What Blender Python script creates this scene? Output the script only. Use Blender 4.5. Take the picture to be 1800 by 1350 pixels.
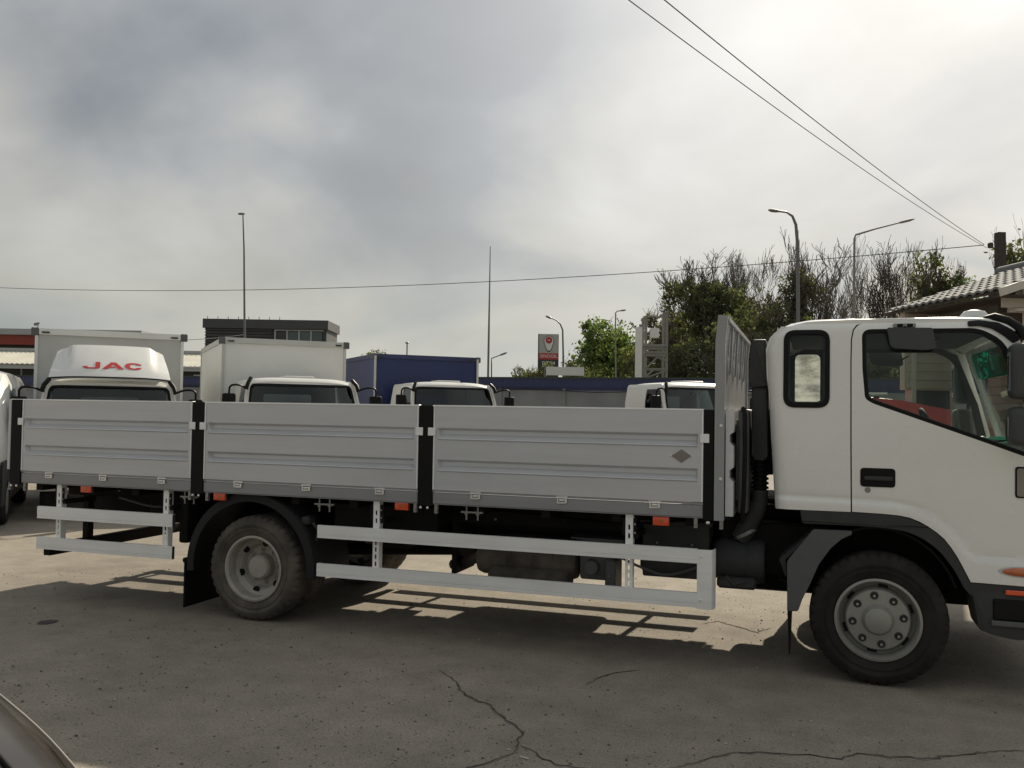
import bpy, bmesh, math, random
from mathutils import Vector, Matrix, noise
from mathutils.geometry import tessellate_polygon
R = math.radians
sin, cos, pi = math.sin, math.cos, math.pi
for o in list(bpy.data.objects): bpy.data.objects.remove(o)
sc = bpy.context.scene
col = sc.collection

# ------------------------------------------------------------------ camera
F_PX, YAW, PITCH, ROLL, CAM_H = 1584.4, 0.3204, 0.0289, 0.0162, 1.743
_r = Vector((cos(YAW), sin(YAW), 0)); _f = Vector((-sin(YAW), cos(YAW), 0)); _u = Vector((0, 0, 1))
_f2 = _f*cos(PITCH) + _u*sin(PITCH); _u2 = _u*cos(PITCH) - _f*sin(PITCH)
_r3 = _r*cos(ROLL) + _u2*sin(ROLL); _u3 = _u2*cos(ROLL) - _r*sin(ROLL)
CAM = Vector((0, 0, CAM_H))
cd = bpy.data.cameras.new('camera'); cam = bpy.data.objects.new('camera', cd); col.objects.link(cam)
cd.sensor_width = 36; cd.lens = F_PX/1800*36; cd.clip_end = 3000; cd.clip_start = .05
m = Matrix((_r3, _u3, -_f2)).transposed().to_4x4(); m.translation = CAM
cam.matrix_world = m
sc.camera = cam
def at(px, py, d):
    """survey helper: photo pixel + distance in metres -> place in the yard"""
    return CAM + (_r3*((px-900)/F_PX) + _f2 + _u3*((675-py)/F_PX))*d
def on_ground(px, py, z=0.0):
    v = _r3*((px-900)/F_PX) + _f2 + _u3*((675-py)/F_PX)
    return CAM + v*((z-CAM_H)/v.z)

# ------------------------------------------------------------------ world, sun, exposure
SUN_EL = R(33.0)
SUN_DIR = Vector((.12, 1, 0)).normalized()*cos(SUN_EL) + Vector((0, 0, sin(SUN_EL)))
w = bpy.data.worlds.new('World'); sc.world = w; w.use_nodes = True
nt = w.node_tree; nt.nodes.clear()
def N(t, kind, **kw):
    n = t.nodes.new(kind)
    for k, v in kw.items(): setattr(n, k, v)
    return n
def L(t, a, b): t.links.new(a, b)
def math_node(t, op, a, b=None, clamp=False):
    n = N(t, 'ShaderNodeMath', operation=op, use_clamp=clamp)
    for i, v in enumerate((a, b)):
        if v is None: continue
        if isinstance(v, (int, float)): n.inputs[i].default_value = v
        else: L(t, v, n.inputs[i])
    return n.outputs[0]
def mix_col(t, fac, a, b, mode='MIX'):
    n = N(t, 'ShaderNodeMix', data_type='RGBA', blend_type=mode)
    for s, v in ((n.inputs[0], fac), (n.inputs[6], a), (n.inputs[7], b)):
        if isinstance(v, (int, float)): s.default_value = v
        elif isinstance(v, tuple): s.default_value = (*v[:3], 1)
        else: L(t, v, s)
    return n.outputs[2]
def ramp(t, fac, stops):
    n = N(t, 'ShaderNodeValToRGB'); e = n.color_ramp.elements
    while len(e) < len(stops): e.new(.5)
    for i, (p, c) in enumerate(stops):
        e[i].position = p; e[i].color = (*c, 1) if isinstance(c, tuple) else (c, c, c, 1)
    L(t, fac, n.inputs[0]); return n.outputs[0]
sky = N(nt, 'ShaderNodeTexSky', sky_type='NISHITA', sun_disc=False)
sky.sun_elevation = SUN_EL; sky.sun_rotation = math.atan2(SUN_DIR.x, SUN_DIR.y)
sky.dust_density = 4.0; sky.air_density = 1.2; sky.ozone_density = 1.0
tc = N(nt, 'ShaderNodeTexCoord')
sx = N(nt, 'ShaderNodeSeparateXYZ'); L(nt, tc.outputs['Generated'], sx.inputs[0])
zz = math_node(nt, 'ADD', math_node(nt, 'MAXIMUM', sx.outputs[2], 0.0), .34)
cv = N(nt, 'ShaderNodeCombineXYZ')
L(nt, math_node(nt, 'DIVIDE', sx.outputs[0], zz), cv.inputs[0]); L(nt, math_node(nt, 'DIVIDE', sx.outputs[1], zz), cv.inputs[1])
mp = N(nt, 'ShaderNodeMapping'); L(nt, cv.outputs[0], mp.inputs[0]); mp.inputs['Location'].default_value = (28.8, -3.0, 0)
n1 = N(nt, 'ShaderNodeTexNoise'); L(nt, mp.outputs[0], n1.inputs['Vector'])
n1.inputs['Scale'].default_value = 1.15; n1.inputs['Detail'].default_value = 6; n1.inputs['Roughness'].default_value = .45; n1.inputs['Distortion'].default_value = .35
n2 = N(nt, 'ShaderNodeTexNoise'); L(nt, mp.outputs[0], n2.inputs['Vector'])
n2.inputs['Scale'].default_value = 2.1; n2.inputs['Detail'].default_value = 4; n2.inputs['Roughness'].default_value = .55
dt = N(nt, 'ShaderNodeVectorMath', operation='DOT_PRODUCT'); L(nt, tc.outputs['Generated'], dt.inputs[0]); dt.inputs[1].default_value = SUN_DIR
sunward = math_node(nt, 'MAXIMUM', dt.outputs['Value'], 0.0)
glow = math_node(nt, 'ADD', math_node(nt, 'MULTIPLY', math_node(nt, 'POWER', sunward, 5.0), 1.75),
                 math_node(nt, 'MULTIPLY', math_node(nt, 'POWER', sunward, 14.0), 1.0))
base = ramp(nt, n1.outputs['Fac'], [(.35, .070), (.47, .200), (.63, .335)])
fine = ramp(nt, n2.outputs['Fac'], [(.3, .84), (.7, 1.10)])
cloud = mix_col(nt, 1.0, base, fine, 'MULTIPLY')
lowf = math_node(nt, 'POWER', math_node(nt, 'SUBTRACT', 1.0, math_node(nt, 'MAXIMUM', sx.outputs[2], 0.0), True), 9.0)
cloud = mix_col(nt, math_node(nt, 'MULTIPLY', lowf, .85), cloud, (.425, .42, .36))
tint = mix_col(nt, 1.0, cloud, ramp(nt, n1.outputs['Fac'], [(.36, (.86, .97, 1.13)), (.54, (1.0, 1.0, .985))]), 'MULTIPLY')
ov = math_node(nt, 'ADD', .92, math_node(nt, 'MULTIPLY', math_node(nt, 'MAXIMUM', sx.outputs[2], 0.0), .62))   # overcast dome: brighter towards the zenith
ovc = N(nt, 'ShaderNodeCombineXYZ')
for i in range(3): L(nt, ov, ovc.inputs[i])
tint = mix_col(nt, 1.0, tint, ovc.outputs[0], 'MULTIPLY')
sc10 = mix_col(nt, 1.0, tint, (10.4, 10.4, 10.3), 'MULTIPLY')
gl = N(nt, 'ShaderNodeCombineXYZ')
for i, k in enumerate((.96, .98, .98)): L(nt, math_node(nt, 'MULTIPLY', glow, k), gl.inputs[i])
lit = mix_col(nt, 1.0, sc10, gl.outputs[0], 'ADD')
cover = ramp(nt, n1.outputs['Fac'], [(.28, .80), (.45, .97)])
skymix = mix_col(nt, cover, sky.outputs[0], lit)
bg = N(nt, 'ShaderNodeBackground'); L(nt, skymix, bg.inputs[0]); bg.inputs[1].default_value = .10
wo = N(nt, 'ShaderNodeOutputWorld'); L(nt, bg.outputs[0], wo.inputs[0])

sl = bpy.data.lights.new('sun', 'SUN'); so = bpy.data.objects.new('sun', sl); col.objects.link(so)
sl.energy = 3.7; sl.angle = R(.7); sl.color = (1, .90, .74)
so.rotation_euler = (-SUN_DIR).to_track_quat('-Z', 'Y').to_euler(); so.location = (0, 0, 30)
sc.view_settings.view_transform = 'Standard'; sc.view_settings.look = 'None'
sc.view_settings.exposure = 0.58; sc.view_settings.gamma = 1.0; sc.view_settings.use_curve_mapping = False

# ------------------------------------------------------------------ materials
def mat(name, c, rough=.5, metal=0.0, var=.08, scale=6.0, bump=0.0, bscale=80.0, coat=0.0, dust=0.0, dcol=(.30, .25, .19), spec=.5, dscale=3.0, stretch=None):
    mt = bpy.data.materials.new(name); mt.use_nodes = True; t = mt.node_tree
    b = t.nodes['Principled BSDF']
    tcn = N(t, 'ShaderNodeTexCoord'); nz = N(t, 'ShaderNodeTexNoise'); src = tcn.outputs['Object']
    if stretch:
        mpn = N(t, 'ShaderNodeMapping'); L(t, src, mpn.inputs[0]); mpn.inputs['Scale'].default_value = stretch; src = mpn.outputs[0]
    L(t, src, nz.inputs['Vector'])
    nz.inputs['Scale'].default_value = scale; nz.inputs['Detail'].default_value = 5; nz.inputs['Roughness'].default_value = .6
    cc = ramp(t, nz.outputs['Fac'], [(.3, tuple(min(1, x*(1-var)) for x in c)), (.7, tuple(min(1, x*(1+var)) for x in c))])
    if dust:
        nd = N(t, 'ShaderNodeTexNoise'); L(t, tcn.outputs['Object'], nd.inputs['Vector'])
        nd.inputs['Scale'].default_value = dscale; nd.inputs['Detail'].default_value = 7; nd.inputs['Roughness'].default_value = .65
        cc = mix_col(t, math_node(t, 'MULTIPLY', ramp(t, nd.outputs['Fac'], [(.35, .15), (.68, 1.0)]), dust), cc, dcol)
    L(t, cc, b.inputs['Base Color'])
    rr = ramp(t, nz.outputs['Fac'], [(.3, max(0, rough-.06)), (.7, min(1, rough+.06))]); L(t, rr, b.inputs['Roughness'])
    b.inputs['Metallic'].default_value = metal; b.inputs['Specular IOR Level'].default_value = spec
    if coat: b.inputs['Coat Weight'].default_value = coat; b.inputs['Coat Roughness'].default_value = .06
    if bump:
        nb = N(t, 'ShaderNodeTexNoise'); L(t, tcn.outputs['Object'], nb.inputs['Vector']); nb.inputs['Scale'].default_value = bscale; nb.inputs['Detail'].default_value = 3
        bn = N(t, 'ShaderNodeBump'); bn.inputs['Strength'].default_value = bump; bn.inputs['Distance'].default_value = .01
        L(t, nb.outputs['Fac'], bn.inputs['Height']); L(t, bn.outputs[0], b.inputs['Normal'])
    return mt
def glass_mat(name, tint, refl=1.0, rough=.01):
    mt = bpy.data.materials.new(name); mt.use_nodes = True; t = mt.node_tree; t.nodes.clear()
    tr = N(t, 'ShaderNodeBsdfTransparent'); tr.inputs[0].default_value = (*tint, 1)
    gs = N(t, 'ShaderNodeBsdfGlossy'); gs.inputs['Roughness'].default_value = rough; gs.inputs[0].default_value = (.9, .92, .92, 1)
    fr = N(t, 'ShaderNodeFresnel'); fr.inputs[0].default_value = 1.45
    tcn = N(t, 'ShaderNodeTexCoord'); nz = N(t, 'ShaderNodeTexNoise'); L(t, tcn.outputs['Object'], nz.inputs['Vector']); nz.inputs['Scale'].default_value = 3
    k = math_node(t, 'MULTIPLY', fr.outputs[0], ramp(t, nz.outputs['Fac'], [(.3, .85*refl), (.7, min(1, 1.0*refl))]))
    ms = N(t, 'ShaderNodeMixShader'); L(t, k, ms.inputs[0]); L(t, tr.outputs[0], ms.inputs[1]); L(t, gs.outputs[0], ms.inputs[2])
    o = N(t, 'ShaderNodeOutputMaterial'); L(t, ms.outputs[0], o.inputs[0]); return mt
def leaf_mat(name, c, var=.45):
    mt = bpy.data.materials.new(name); mt.use_nodes = True; t = mt.node_tree; t.nodes.clear()
    tcn = N(t, 'ShaderNodeTexCoord'); nz = N(t, 'ShaderNodeTexNoise'); L(t, tcn.outputs['Object'], nz.inputs['Vector'])
    nz.inputs['Scale'].default_value = .9; nz.inputs['Detail'].default_value = 6
    cc = ramp(t, nz.outputs['Fac'], [(.3, tuple(x*(1-var) for x in c)), (.7, tuple(x*(1+var) for x in c))])
    df = N(t, 'ShaderNodeBsdfDiffuse'); L(t, cc, df.inputs[0]); tl = N(t, 'ShaderNodeBsdfTranslucent')
    L(t, mix_col(t, 1.0, cc, (1.15, 1.25, .6), 'MULTIPLY'), tl.inputs[0])
    ms = N(t, 'ShaderNodeMixShader'); ms.inputs[0].default_value = .45; L(t, df.outputs[0], ms.inputs[1]); L(t, tl.outputs[0], ms.inputs[2])
    o = N(t, 'ShaderNodeOutputMaterial'); L(t, ms.outputs[0], o.inputs[0]); return mt
MT = dict(
    cabwhite=mat('cab_white', (.81, .81, .765), .28, var=.03, scale=2, coat=.45, dust=.14, dcol=(.58, .555, .49), dscale=1.6),
    white2=mat('white_paint', (.72, .72, .68), .35, var=.04, scale=2, coat=.3, dust=.12, dcol=(.5, .46, .38)),
    boxwhite=mat('box_panel', (.76, .77, .74), .5, var=.04, scale=1.2, dust=.1, dcol=(.5, .47, .4)),
    boxgrey=mat('box_panel_grey', (.52, .53, .51), .5, var=.06, scale=1.2, dust=.1, dcol=(.4, .37, .32)),
    alu=mat('bed_aluminium', (.58, .59, .605), .38, .28, var=.07, scale=2.5, dust=.18, dcol=(.42, .41, .39), dscale=1.2, stretch=(.35, 1, 5), bump=.03, bscale=3),
    alusill=mat('sill_aluminium', (.30, .305, .315), .5, .25, var=.10, scale=3, stretch=(.4, 1, 4), dust=.15, dcol=(.3, .27, .22)),
    alulight=mat('guard_aluminium', (.90, .905, .885), .42, .08, var=.07, scale=3, stretch=(.4, 1, 5), bump=.02, dust=.15, dcol=(.42, .38, .31)),
    steelgrey=mat('grey_painted_steel', (.31, .32, .325), .5, .1, var=.06, scale=3, dust=.12),
    black=mat('black_steel', (.008, .008, .008), .5, var=.25, scale=8, spec=.16),
    chassis=mat('chassis_black', (.008, .008, .0075), .7, var=.3, scale=8, spec=.15, dust=.07, dcol=(.10, .085, .065)),
    plastic=mat('dark_plastic', (.040, .042, .043), .6, var=.12, scale=10, bump=.05, spec=.25, dust=.1, dcol=(.16, .14, .11)),
    plastic2=mat('grey_plastic', (.085, .09, .095), .5, var=.1, scale=8, dust=.12, dcol=(.2, .18, .15)),
    mirrorshell=mat('mirror_shell', (.060, .066, .066), .5, var=.06, scale=6, spec=.3, dust=.1, dcol=(.12, .11, .09)),
    archblack=mat('mudguard_black', (.020, .021, .021), .6, var=.15, scale=8, spec=.25),
    rubber=mat('tyre_rubber', (.016, .0155, .015), .9, spec=.2, var=.2, scale=12, bump=.15, bscale=120, dust=.25, dcol=(.11, .095, .075), dscale=5),
    rubberdust=mat('dusty_tyre_rubber', (.03, .028, .025), .9, var=.2, scale=12, bump=.15, bscale=120, dust=.9, dcol=(.155, .136, .108), dscale=4),
    rim=mat('silver_rim', (.33, .33, .30), .42, .35, var=.08, scale=10, dust=.3, dcol=(.2, .18, .15), dscale=8),
    rimdust=mat('dusty_rim', (.42, .405, .36), .55, .15, var=.15, scale=9, dust=.5, dcol=(.24, .21, .165), dscale=7),
    chrome=mat('zinc_plated', (.80, .80, .77), .3, .45, var=.08, scale=20),
    zinc=mat('dull_zinc', (.30, .30, .28), .5, .5, var=.15, scale=15),
    orange=mat('orange_lens', (.75, .085, .02), .22, var=.12, scale=40, coat=.5),
    amber=mat('amber_lens', (.52, .14, .045), .2, var=.12, scale=20, coat=.6),
    red=mat('red_paint', (.42, .018, .015), .35, var=.15, scale=3, coat=.2),
    rustbrown=mat('brown_plate', (.235, .21, .18), .6, var=.1, scale=8),
    glass=glass_mat('clear_glass', (.86, .90, .88), .45),
    glassdark=glass_mat('grey_glass', (.50, .56, .55), 1.3),
    greentint=glass_mat('green_band_glass', (.03, .50, .38), .4),
    mirror=mat('mirror_glass', (.75, .77, .78), .03, 1.0, var=.01),
    interior=mat('cab_trim', (.05, .05, .052), .8, var=.15, scale=6),
    dash=mat('light_dash', (.45, .44, .41), .6, var=.08, scale=5),
    seat=mat('seat_cloth', (.06, .06, .065), .9, var=.2, scale=20, bump=.1),
    blue=mat('blue_tarpaulin', (.017, .029, .105), .45, var=.14, scale=1.5, bump=.05, bscale=4),
    bluefence=mat('blue_sheet_metal', (.022, .032, .105), .5, var=.2, scale=.8, dust=.12, dcol=(.12, .12, .14)),
    greencap=mat('dark_green_cap', (.035, .055, .035), .6, var=.2),
    concrete=mat('weathered_concrete', (.30, .305, .30), .9, var=.22, scale=1.3, bump=.2, bscale=20, dust=.5, dcol=(.13, .13, .125), dscale=2.6),
    darkwall=mat('dark_wall', (.045, .045, .035), .8, var=.2, scale=1.5),
    roofmetal=mat('pale_metal_roof', (.56, .54, .45), .55, .1, var=.08, scale=.8, dust=.2, dcol=(.4, .36, .28)),
    redfascia=mat('red_fascia', (.26, .035, .018), .5, var=.1, scale=1),
    greyfascia=mat('grey_fascia', (.38, .39, .38), .5, var=.06, scale=1),
    cladding=mat('dark_cladding', (.062, .064, .065), .55, .2, var=.15, scale=1.2),
    winteal=mat('tinted_window', (.06, .085, .085), .12, .3, var=.15, scale=.6),
    siding=mat('beige_siding', (.44, .40, .33), .6, var=.07, scale=2, dust=.15, dcol=(.33, .29, .22)),
    sidingtrim=mat('siding_trim', (.50, .48, .42), .55, var=.06),
    wood=mat('porch_timber_and_shade', (.055, .045, .034), .8, var=.25, scale=4),  # timber tone, also the painted shade on the upper porch wall
    rooftile=mat('grey_roof_tile', (.20, .205, .20), .8, var=.2, scale=3, spec=.2, dust=.45, dcol=(.09, .09, .086)),
    pole=mat('galvanised_pole', (.15, .155, .15), .5, .5, var=.12, scale=3),
    polepale=mat('pale_painted_pole', (.20, .20, .175), .6, var=.08, scale=2),
    poledark=mat('dark_timber_pole', (.045, .042, .036), .9, var=.3, scale=5, bump=.2),
    wire=mat('wire', (.03, .03, .032), .7),
    bark=mat('bark', (.105, .092, .078), .95, var=.3, scale=3),
    barkpale=mat('pale_bark', (.19, .175, .15), .95, var=.3, scale=3),
    leafgreen=leaf_mat('leaf_green', (.135, .18, .075)),  # leaf and bark colours lifted, standing in for distance haze
    leafdark=leaf_mat('leaf_dark', (.122, .132, .080)),
    leafolive=leaf_mat('leaf_olive', (.14, .15, .082)),
    leafgrey=leaf_mat('leaf_grey_brown', (.135, .130, .100)),
    signgrey=mat('sign_grey', (.36, .37, .35), .5, var=.05),
    signdark=mat('sign_dark', (.035, .04, .038), .5, var=.1),
    signred=mat('sign_red', (.36, .035, .04), .45, var=.08),
    signwhite=mat('sign_white', (.62, .63, .60), .5, var=.05),
    jacred=mat('letter_red', (.55, .035, .035), .35, var=.06, scale=10),
    carpaint=mat('bronze_car_paint', (.028, .024, .019), .16, 0.0, var=.08, scale=3, spec=.5, dust=.12, dcol=(.10, .085, .065)),
    stone=mat('pebble', (.40, .36, .29), .9, var=.5, scale=30),
    crackdark=mat('crack_dirt', (.055, .048, .039), .95, var=.3, scale=20),
    crackhalo=mat('crumbled_edge', (.19, .168, .138), .95, var=.35, scale=60),
    stain=mat('oil_stain', (.045, .040, .034), .75, var=.3, scale=20),
    cig=mat('paper', (.6, .55, .45), .8),
)
def ground_mat():
    mt = bpy.data.materials.new('worn_asphalt'); mt.use_nodes = True; t = mt.node_tree; b = t.nodes['Principled BSDF']
    tcn = N(t, 'ShaderNodeTexCoord'); P = tcn.outputs['Object']
    def nz(s, d=5, r=.6):
        n = N(t, 'ShaderNodeTexNoise'); L(t, P, n.inputs['Vector']); n.inputs['Scale'].default_value = s; n.inputs['Detail'].default_value = d; n.inputs['Roughness'].default_value = r; return n.outputs['Fac']
    big = ramp(t, nz(.45, 6), [(.32, (.238, .212, .173)), (.5, (.283, .252, .205)), (.68, (.330, .290, .232))])
    mid = ramp(t, nz(3.2, 8, .7), [(.3, .80), (.7, 1.14)])
    c = mix_col(t, 1.0, big, mid, 'MULTIPLY')
    grit = ramp(t, nz(70, 3, .75), [(.36, .60), (.47, .97), (.58, 1.0), (.69, 1.38)])
    c = mix_col(t, 1.0, c, grit, 'MULTIPLY')
    v = N(t, 'ShaderNodeTexVoronoi'); L(t, P, v.inputs['Vector']); v.inputs['Scale'].default_value = 55
    stone = ramp(t, v.outputs['Distance'], [(.10, 1.0), (.24, 0.0)])
    sel = ramp(t, nz(24, 2), [(.50, 0.0), (.60, 1.0)])
    hue = N(t, 'ShaderNodeSeparateColor'); L(t, v.outputs['Color'], hue.inputs[0])
    sc_ = ramp(t, hue.outputs[0], [(.2, (.085, .078, .066)), (.6, (.30, .27, .22)), (.9, (.42, .39, .33))])
    c = mix_col(t, math_node(t, 'MULTIPLY', math_node(t, 'MULTIPLY', stone, sel), .75), c, sc_)
    c = mix_col(t, 1.0, c, ramp(t, nz(.9, 4, .55), [(.56, 1.0), (.70, .74)]), 'MULTIPLY')
    L(t, c, b.inputs['Base Color']); b.inputs['Roughness'].default_value = .92; b.inputs['Specular IOR Level'].default_value = .25
    h = math_node(t, 'ADD', math_node(t, 'MULTIPLY', nz(60, 4, .7), .6), math_node(t, 'MULTIPLY', stone, .25))
    bn = N(t, 'ShaderNodeBump'); bn.inputs['Strength'].default_value = .55; bn.inputs['Distance'].default_value = .012
    L(t, h, bn.inputs['Height']); L(t, bn.outputs[0], b.inputs['Normal'])
    return mt
MT['ground'] = ground_mat()
_t = MT['stone'].node_tree; _g = N(_t, 'ShaderNodeNewGeometry')
L(_t, ramp(_t, _g.outputs['Random Per Island'], [(.0, (.09, .08, .068)), (.35, (.16, .142, .118)), (.6, (.28, .25, .205)), (1.0, (.46, .42, .35))]), _t.nodes['Principled BSDF'].inputs['Base Color'])
def dusty_glass():
    mt = bpy.data.materials.new('dusty_glass'); mt.use_nodes = True; t = mt.node_tree; t.nodes.clear()
    tr = N(t, 'ShaderNodeBsdfTransparent'); tl = N(t, 'ShaderNodeBsdfTranslucent'); tl.inputs[0].default_value = (.55, .54, .50, 1)
    tcn = N(t, 'ShaderNodeTexCoord'); mpn = N(t, 'ShaderNodeMapping'); L(t, tcn.outputs['Object'], mpn.inputs[0]); mpn.inputs['Scale'].default_value = (3, 1, 9)
    nz = N(t, 'ShaderNodeTexNoise'); L(t, mpn.outputs[0], nz.inputs['Vector']); nz.inputs['Scale'].default_value = 3; nz.inputs['Detail'].default_value = 6
    ms = N(t, 'ShaderNodeMixShader'); L(t, ramp(t, nz.outputs['Fac'], [(.35, .12), (.65, .36)]), ms.inputs[0]); L(t, tr.outputs[0], ms.inputs[1]); L(t, tl.outputs[0], ms.inputs[2])
    o = N(t, 'ShaderNodeOutputMaterial'); L(t, ms.outputs[0], o.inputs[0]); return mt
MT['dustyglass'] = dusty_glass()

# ------------------------------------------------------------------ mesh helpers
def link(name, bm, mt, parent=None, smooth=None, recalc=True):
    if recalc: bmesh.ops.recalc_face_normals(bm, faces=bm.faces[:])
    me = bpy.data.meshes.new(name); bm.to_mesh(me); bm.free()
    if mt: me.materials.append(MT[mt] if isinstance(mt, str) else mt)
    if smooth is not None:
        me.polygons.foreach_set('use_smooth', [True]*len(me.polygons)); me.set_sharp_from_angle(angle=R(smooth))
    o = bpy.data.objects.new(name, me); col.objects.link(o)
    if parent: o.parent = parent
    return o
def tag(o, label=None, cat=None, group=None, kind=None):
    for k, v in (('label', label), ('category', cat), ('group', group), ('kind', kind)):
        if v: o[k] = v
    return o
def thing(name, label, cat, loc=(0, 0, 0), rz=0.0, group=None):
    o = bpy.data.objects.new(name, None); col.objects.link(o); o.empty_display_size = .3
    o.location = loc; o.rotation_euler = (0, 0, rz); return tag(o, label, cat, group)
def share(src, parent, loc=None, rot=None, scale=None):
    c = src.copy(); col.objects.link(c); c.parent = parent
    if loc is not None: c.location = loc
    if rot is not None: c.rotation_euler = rot
    if scale is not None: c.scale = scale
    for ch in list(src.children):
        d = ch.copy(); col.objects.link(d); d.parent = c
        for g in list(ch.children):
            e = g.copy(); col.objects.link(e); e.parent = d
    return c
def B(): return bmesh.new()
def box(bm, x0, x1, y0, y1, z0, z1, r=0.0, seg=2, M=None):
    vs = [bm.verts.new((x, y, z)) for x in (x0, x1) for y in (y0, y1) for z in (z0, z1)]
    q = [(0, 1, 3, 2), (4, 6, 7, 5), (0, 4, 5, 1), (2, 3, 7, 6), (0, 2, 6, 4), (1, 5, 7, 3)]
    fs = [bm.faces.new([vs[i] for i in f]) for f in q]
    if r:
        es = list({e for f in fs for e in f.edges})
        g = bmesh.ops.bevel(bm, geom=es, offset=r, segments=seg, affect='EDGES', profile=.5)
        vs = list({v for f in g['faces'] for v in f.verts} | {v for v in vs if v.is_valid})
    if M: bmesh.ops.transform(bm, matrix=M, verts=[v for v in vs if v.is_valid])
    return vs
def prism(bm, poly, d0, d1, axis='y', r=0.0, seg=2):
    """closed 2D outline pushed between two depths; axis y: (x,z) outline, axis x: (y,z), axis z: (x,y)"""
    def mk(p, d): return {'y': (p[0], d, p[1]), 'x': (d, p[0], p[1]), 'z': (p[0], p[1], d)}[axis]
    a = [bm.verts.new(mk(p, d0)) for p in poly]; b = [bm.verts.new(mk(p, d1)) for p in poly]
    n = len(poly); fs = [bm.faces.new(a), bm.faces.new(list(reversed(b)))]
    for i in range(n): fs.append(bm.faces.new((a[i], b[i], b[(i+1) % n], a[(i+1) % n])))
    if r:
        es = list(set(fs[0].edges) | set(fs[1].edges))
        bmesh.ops.bevel(bm, geom=es, offset=r, segments=seg, affect='EDGES', profile=.5)
def fillet(pts, r, seg=4):
    out = []; n = len(pts)
    for i in range(n):
        p = Vector(pts[i][:2]); a = Vector(pts[i-1][:2]); b = Vector(pts[(i+1) % n][:2])
        rr = pts[i][2] if len(pts[i]) > 2 else r
        u = a-p; v = b-p; lu, lv = u.length, v.length; k = min(rr, lu*.45, lv*.45)
        if k < 1e-4: out.append(tuple(p)); continue
        p0 = p+u/lu*k; p1 = p+v/lv*k
        for s in range(seg+1):
            t = s/seg; q = p0*(1-t)**2 + p*2*t*(1-t) + p1*t*t; out.append((q.x, q.y))
    return out
def rrect(x0, x1, z0, z1, r, seg=5): return fillet([(x0, z0), (x1, z0), (x1, z1), (x0, z1)], r, seg)
def plate(outline, holes, fn, thick, cu=(), cv=()):
    bm = B(); loops = [[Vector((p[0], p[1], 0)) for p in l] for l in [outline]+list(holes)]
    flat = [v for l in loops for v in l]; vs = [bm.verts.new(v) for v in flat]
    for t in tessellate_polygon(loops):
        try: bm.faces.new([vs[i] for i in t])
        except ValueError: pass
    for c in cu: bmesh.ops.bisect_plane(bm, geom=bm.verts[:]+bm.edges[:]+bm.faces[:], plane_co=(c, 0, 0), plane_no=(1, 0, 0))
    for c in cv: bmesh.ops.bisect_plane(bm, geom=bm.verts[:]+bm.edges[:]+bm.faces[:], plane_co=(0, c, 0), plane_no=(0, 1, 0))
    front = list(bm.verts); uv = {v: (v.co.x, v.co.y) for v in front}; fs = list(bm.faces)
    bound = [e for e in bm.edges if len(e.link_faces) == 1]
    back = {v: bm.verts.new(fn(*uv[v], thick)) for v in front} if thick else {}
    for v in front: v.co = fn(*uv[v], 0.0)
    if thick:
        for f in fs: bm.faces.new([back[v] for v in reversed(f.verts)])
        for e in bound:
            a, b = e.verts; bm.faces.new((a, b, back[b], back[a]))
    return bm
def lathe(bm, prof, segs=48, c=(0, 0, 0), axis='y', mod=None, closed=False, caps=True):
    rings = []
    for i in range(segs):
        a = 2*pi*i/segs; ring = []
        for j, (r, d) in enumerate(prof):
            rr = r + (mod(i, j) if mod else 0)
            p = (rr*cos(a), d, rr*sin(a)) if axis == 'y' else ((d, rr*cos(a), rr*sin(a)) if axis == 'x' else (rr*cos(a), rr*sin(a), d))
            ring.append(bm.verts.new((p[0]+c[0], p[1]+c[1], p[2]+c[2])))
        rings.append(ring)
    n = len(prof)
    for i in range(segs):
        A, C = rings[i], rings[(i+1) % segs]
        for j in range(n if closed else n-1):
            k = (j+1) % n; bm.faces.new((A[j], C[j], C[k], A[k]))
    if not closed and caps:
        for j in (0, n-1):
            if prof[j][0] > 1e-5: bm.faces.new([r[j] for r in rings])
def tube(bm, pts, r, n=8, cap=True):
    pts = [Vector(p) for p in pts]; rs = r if isinstance(r, (list, tuple)) else [r]*len(pts); rings = []
    ref = None
    for i, p in enumerate(pts):
        t = ((pts[i+1]-p) if i == 0 else (p-pts[i-1]) if i == len(pts)-1 else (pts[i+1]-pts[i-1])).normalized()
        if ref is None: ref = t.orthogonal().normalized()
        ref = (ref - t*ref.dot(t))
        ref = ref.normalized() if ref.length > 1e-5 else t.orthogonal().normalized()
        bi = t.cross(ref)
        rings.append([bm.verts.new(p + (ref*cos(2*pi*k/n) + bi*sin(2*pi*k/n))*rs[i]) for k in range(n)])
    for a, b in zip(rings, rings[1:]):
        for k in range(n): bm.faces.new((a[k], a[(k+1) % n], b[(k+1) % n], b[k]))
    if cap: bm.faces.new(rings[0]); bm.faces.new(list(reversed(rings[-1])))
def interp(pts, x):
    if x <= pts[0][0]: return pts[0][1]
    for (a, b), (c, d) in zip(pts, pts[1:]):
        if x <= c: return b + (d-b)*(x-a)/(c-a)
    return pts[-1][1]
def frange(a, b, s):
    o = []
    while a < b: o.append(a); a += s
    return o
def smooth01(a, b, x):
    t = max(0, min(1, (x-a)/(b-a))); return t*t*(3-2*t)
def catmull(pts, n=6):
    pts = [Vector(p) for p in pts]; q = [pts[0]*2-pts[1]]+pts+[pts[-1]*2-pts[-2]]; out = []
    for i in range(1, len(q)-2):
        for s in range(n):
            t = s/n
            out.append(.5*((2*q[i]) + (q[i+1]-q[i-1])*t + (2*q[i-1]-5*q[i]+4*q[i+1]-q[i+2])*t*t + (3*q[i]-q[i-1]-3*q[i+1]+q[i+2])*t**3))
    out.append(pts[-1]); return out
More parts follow.
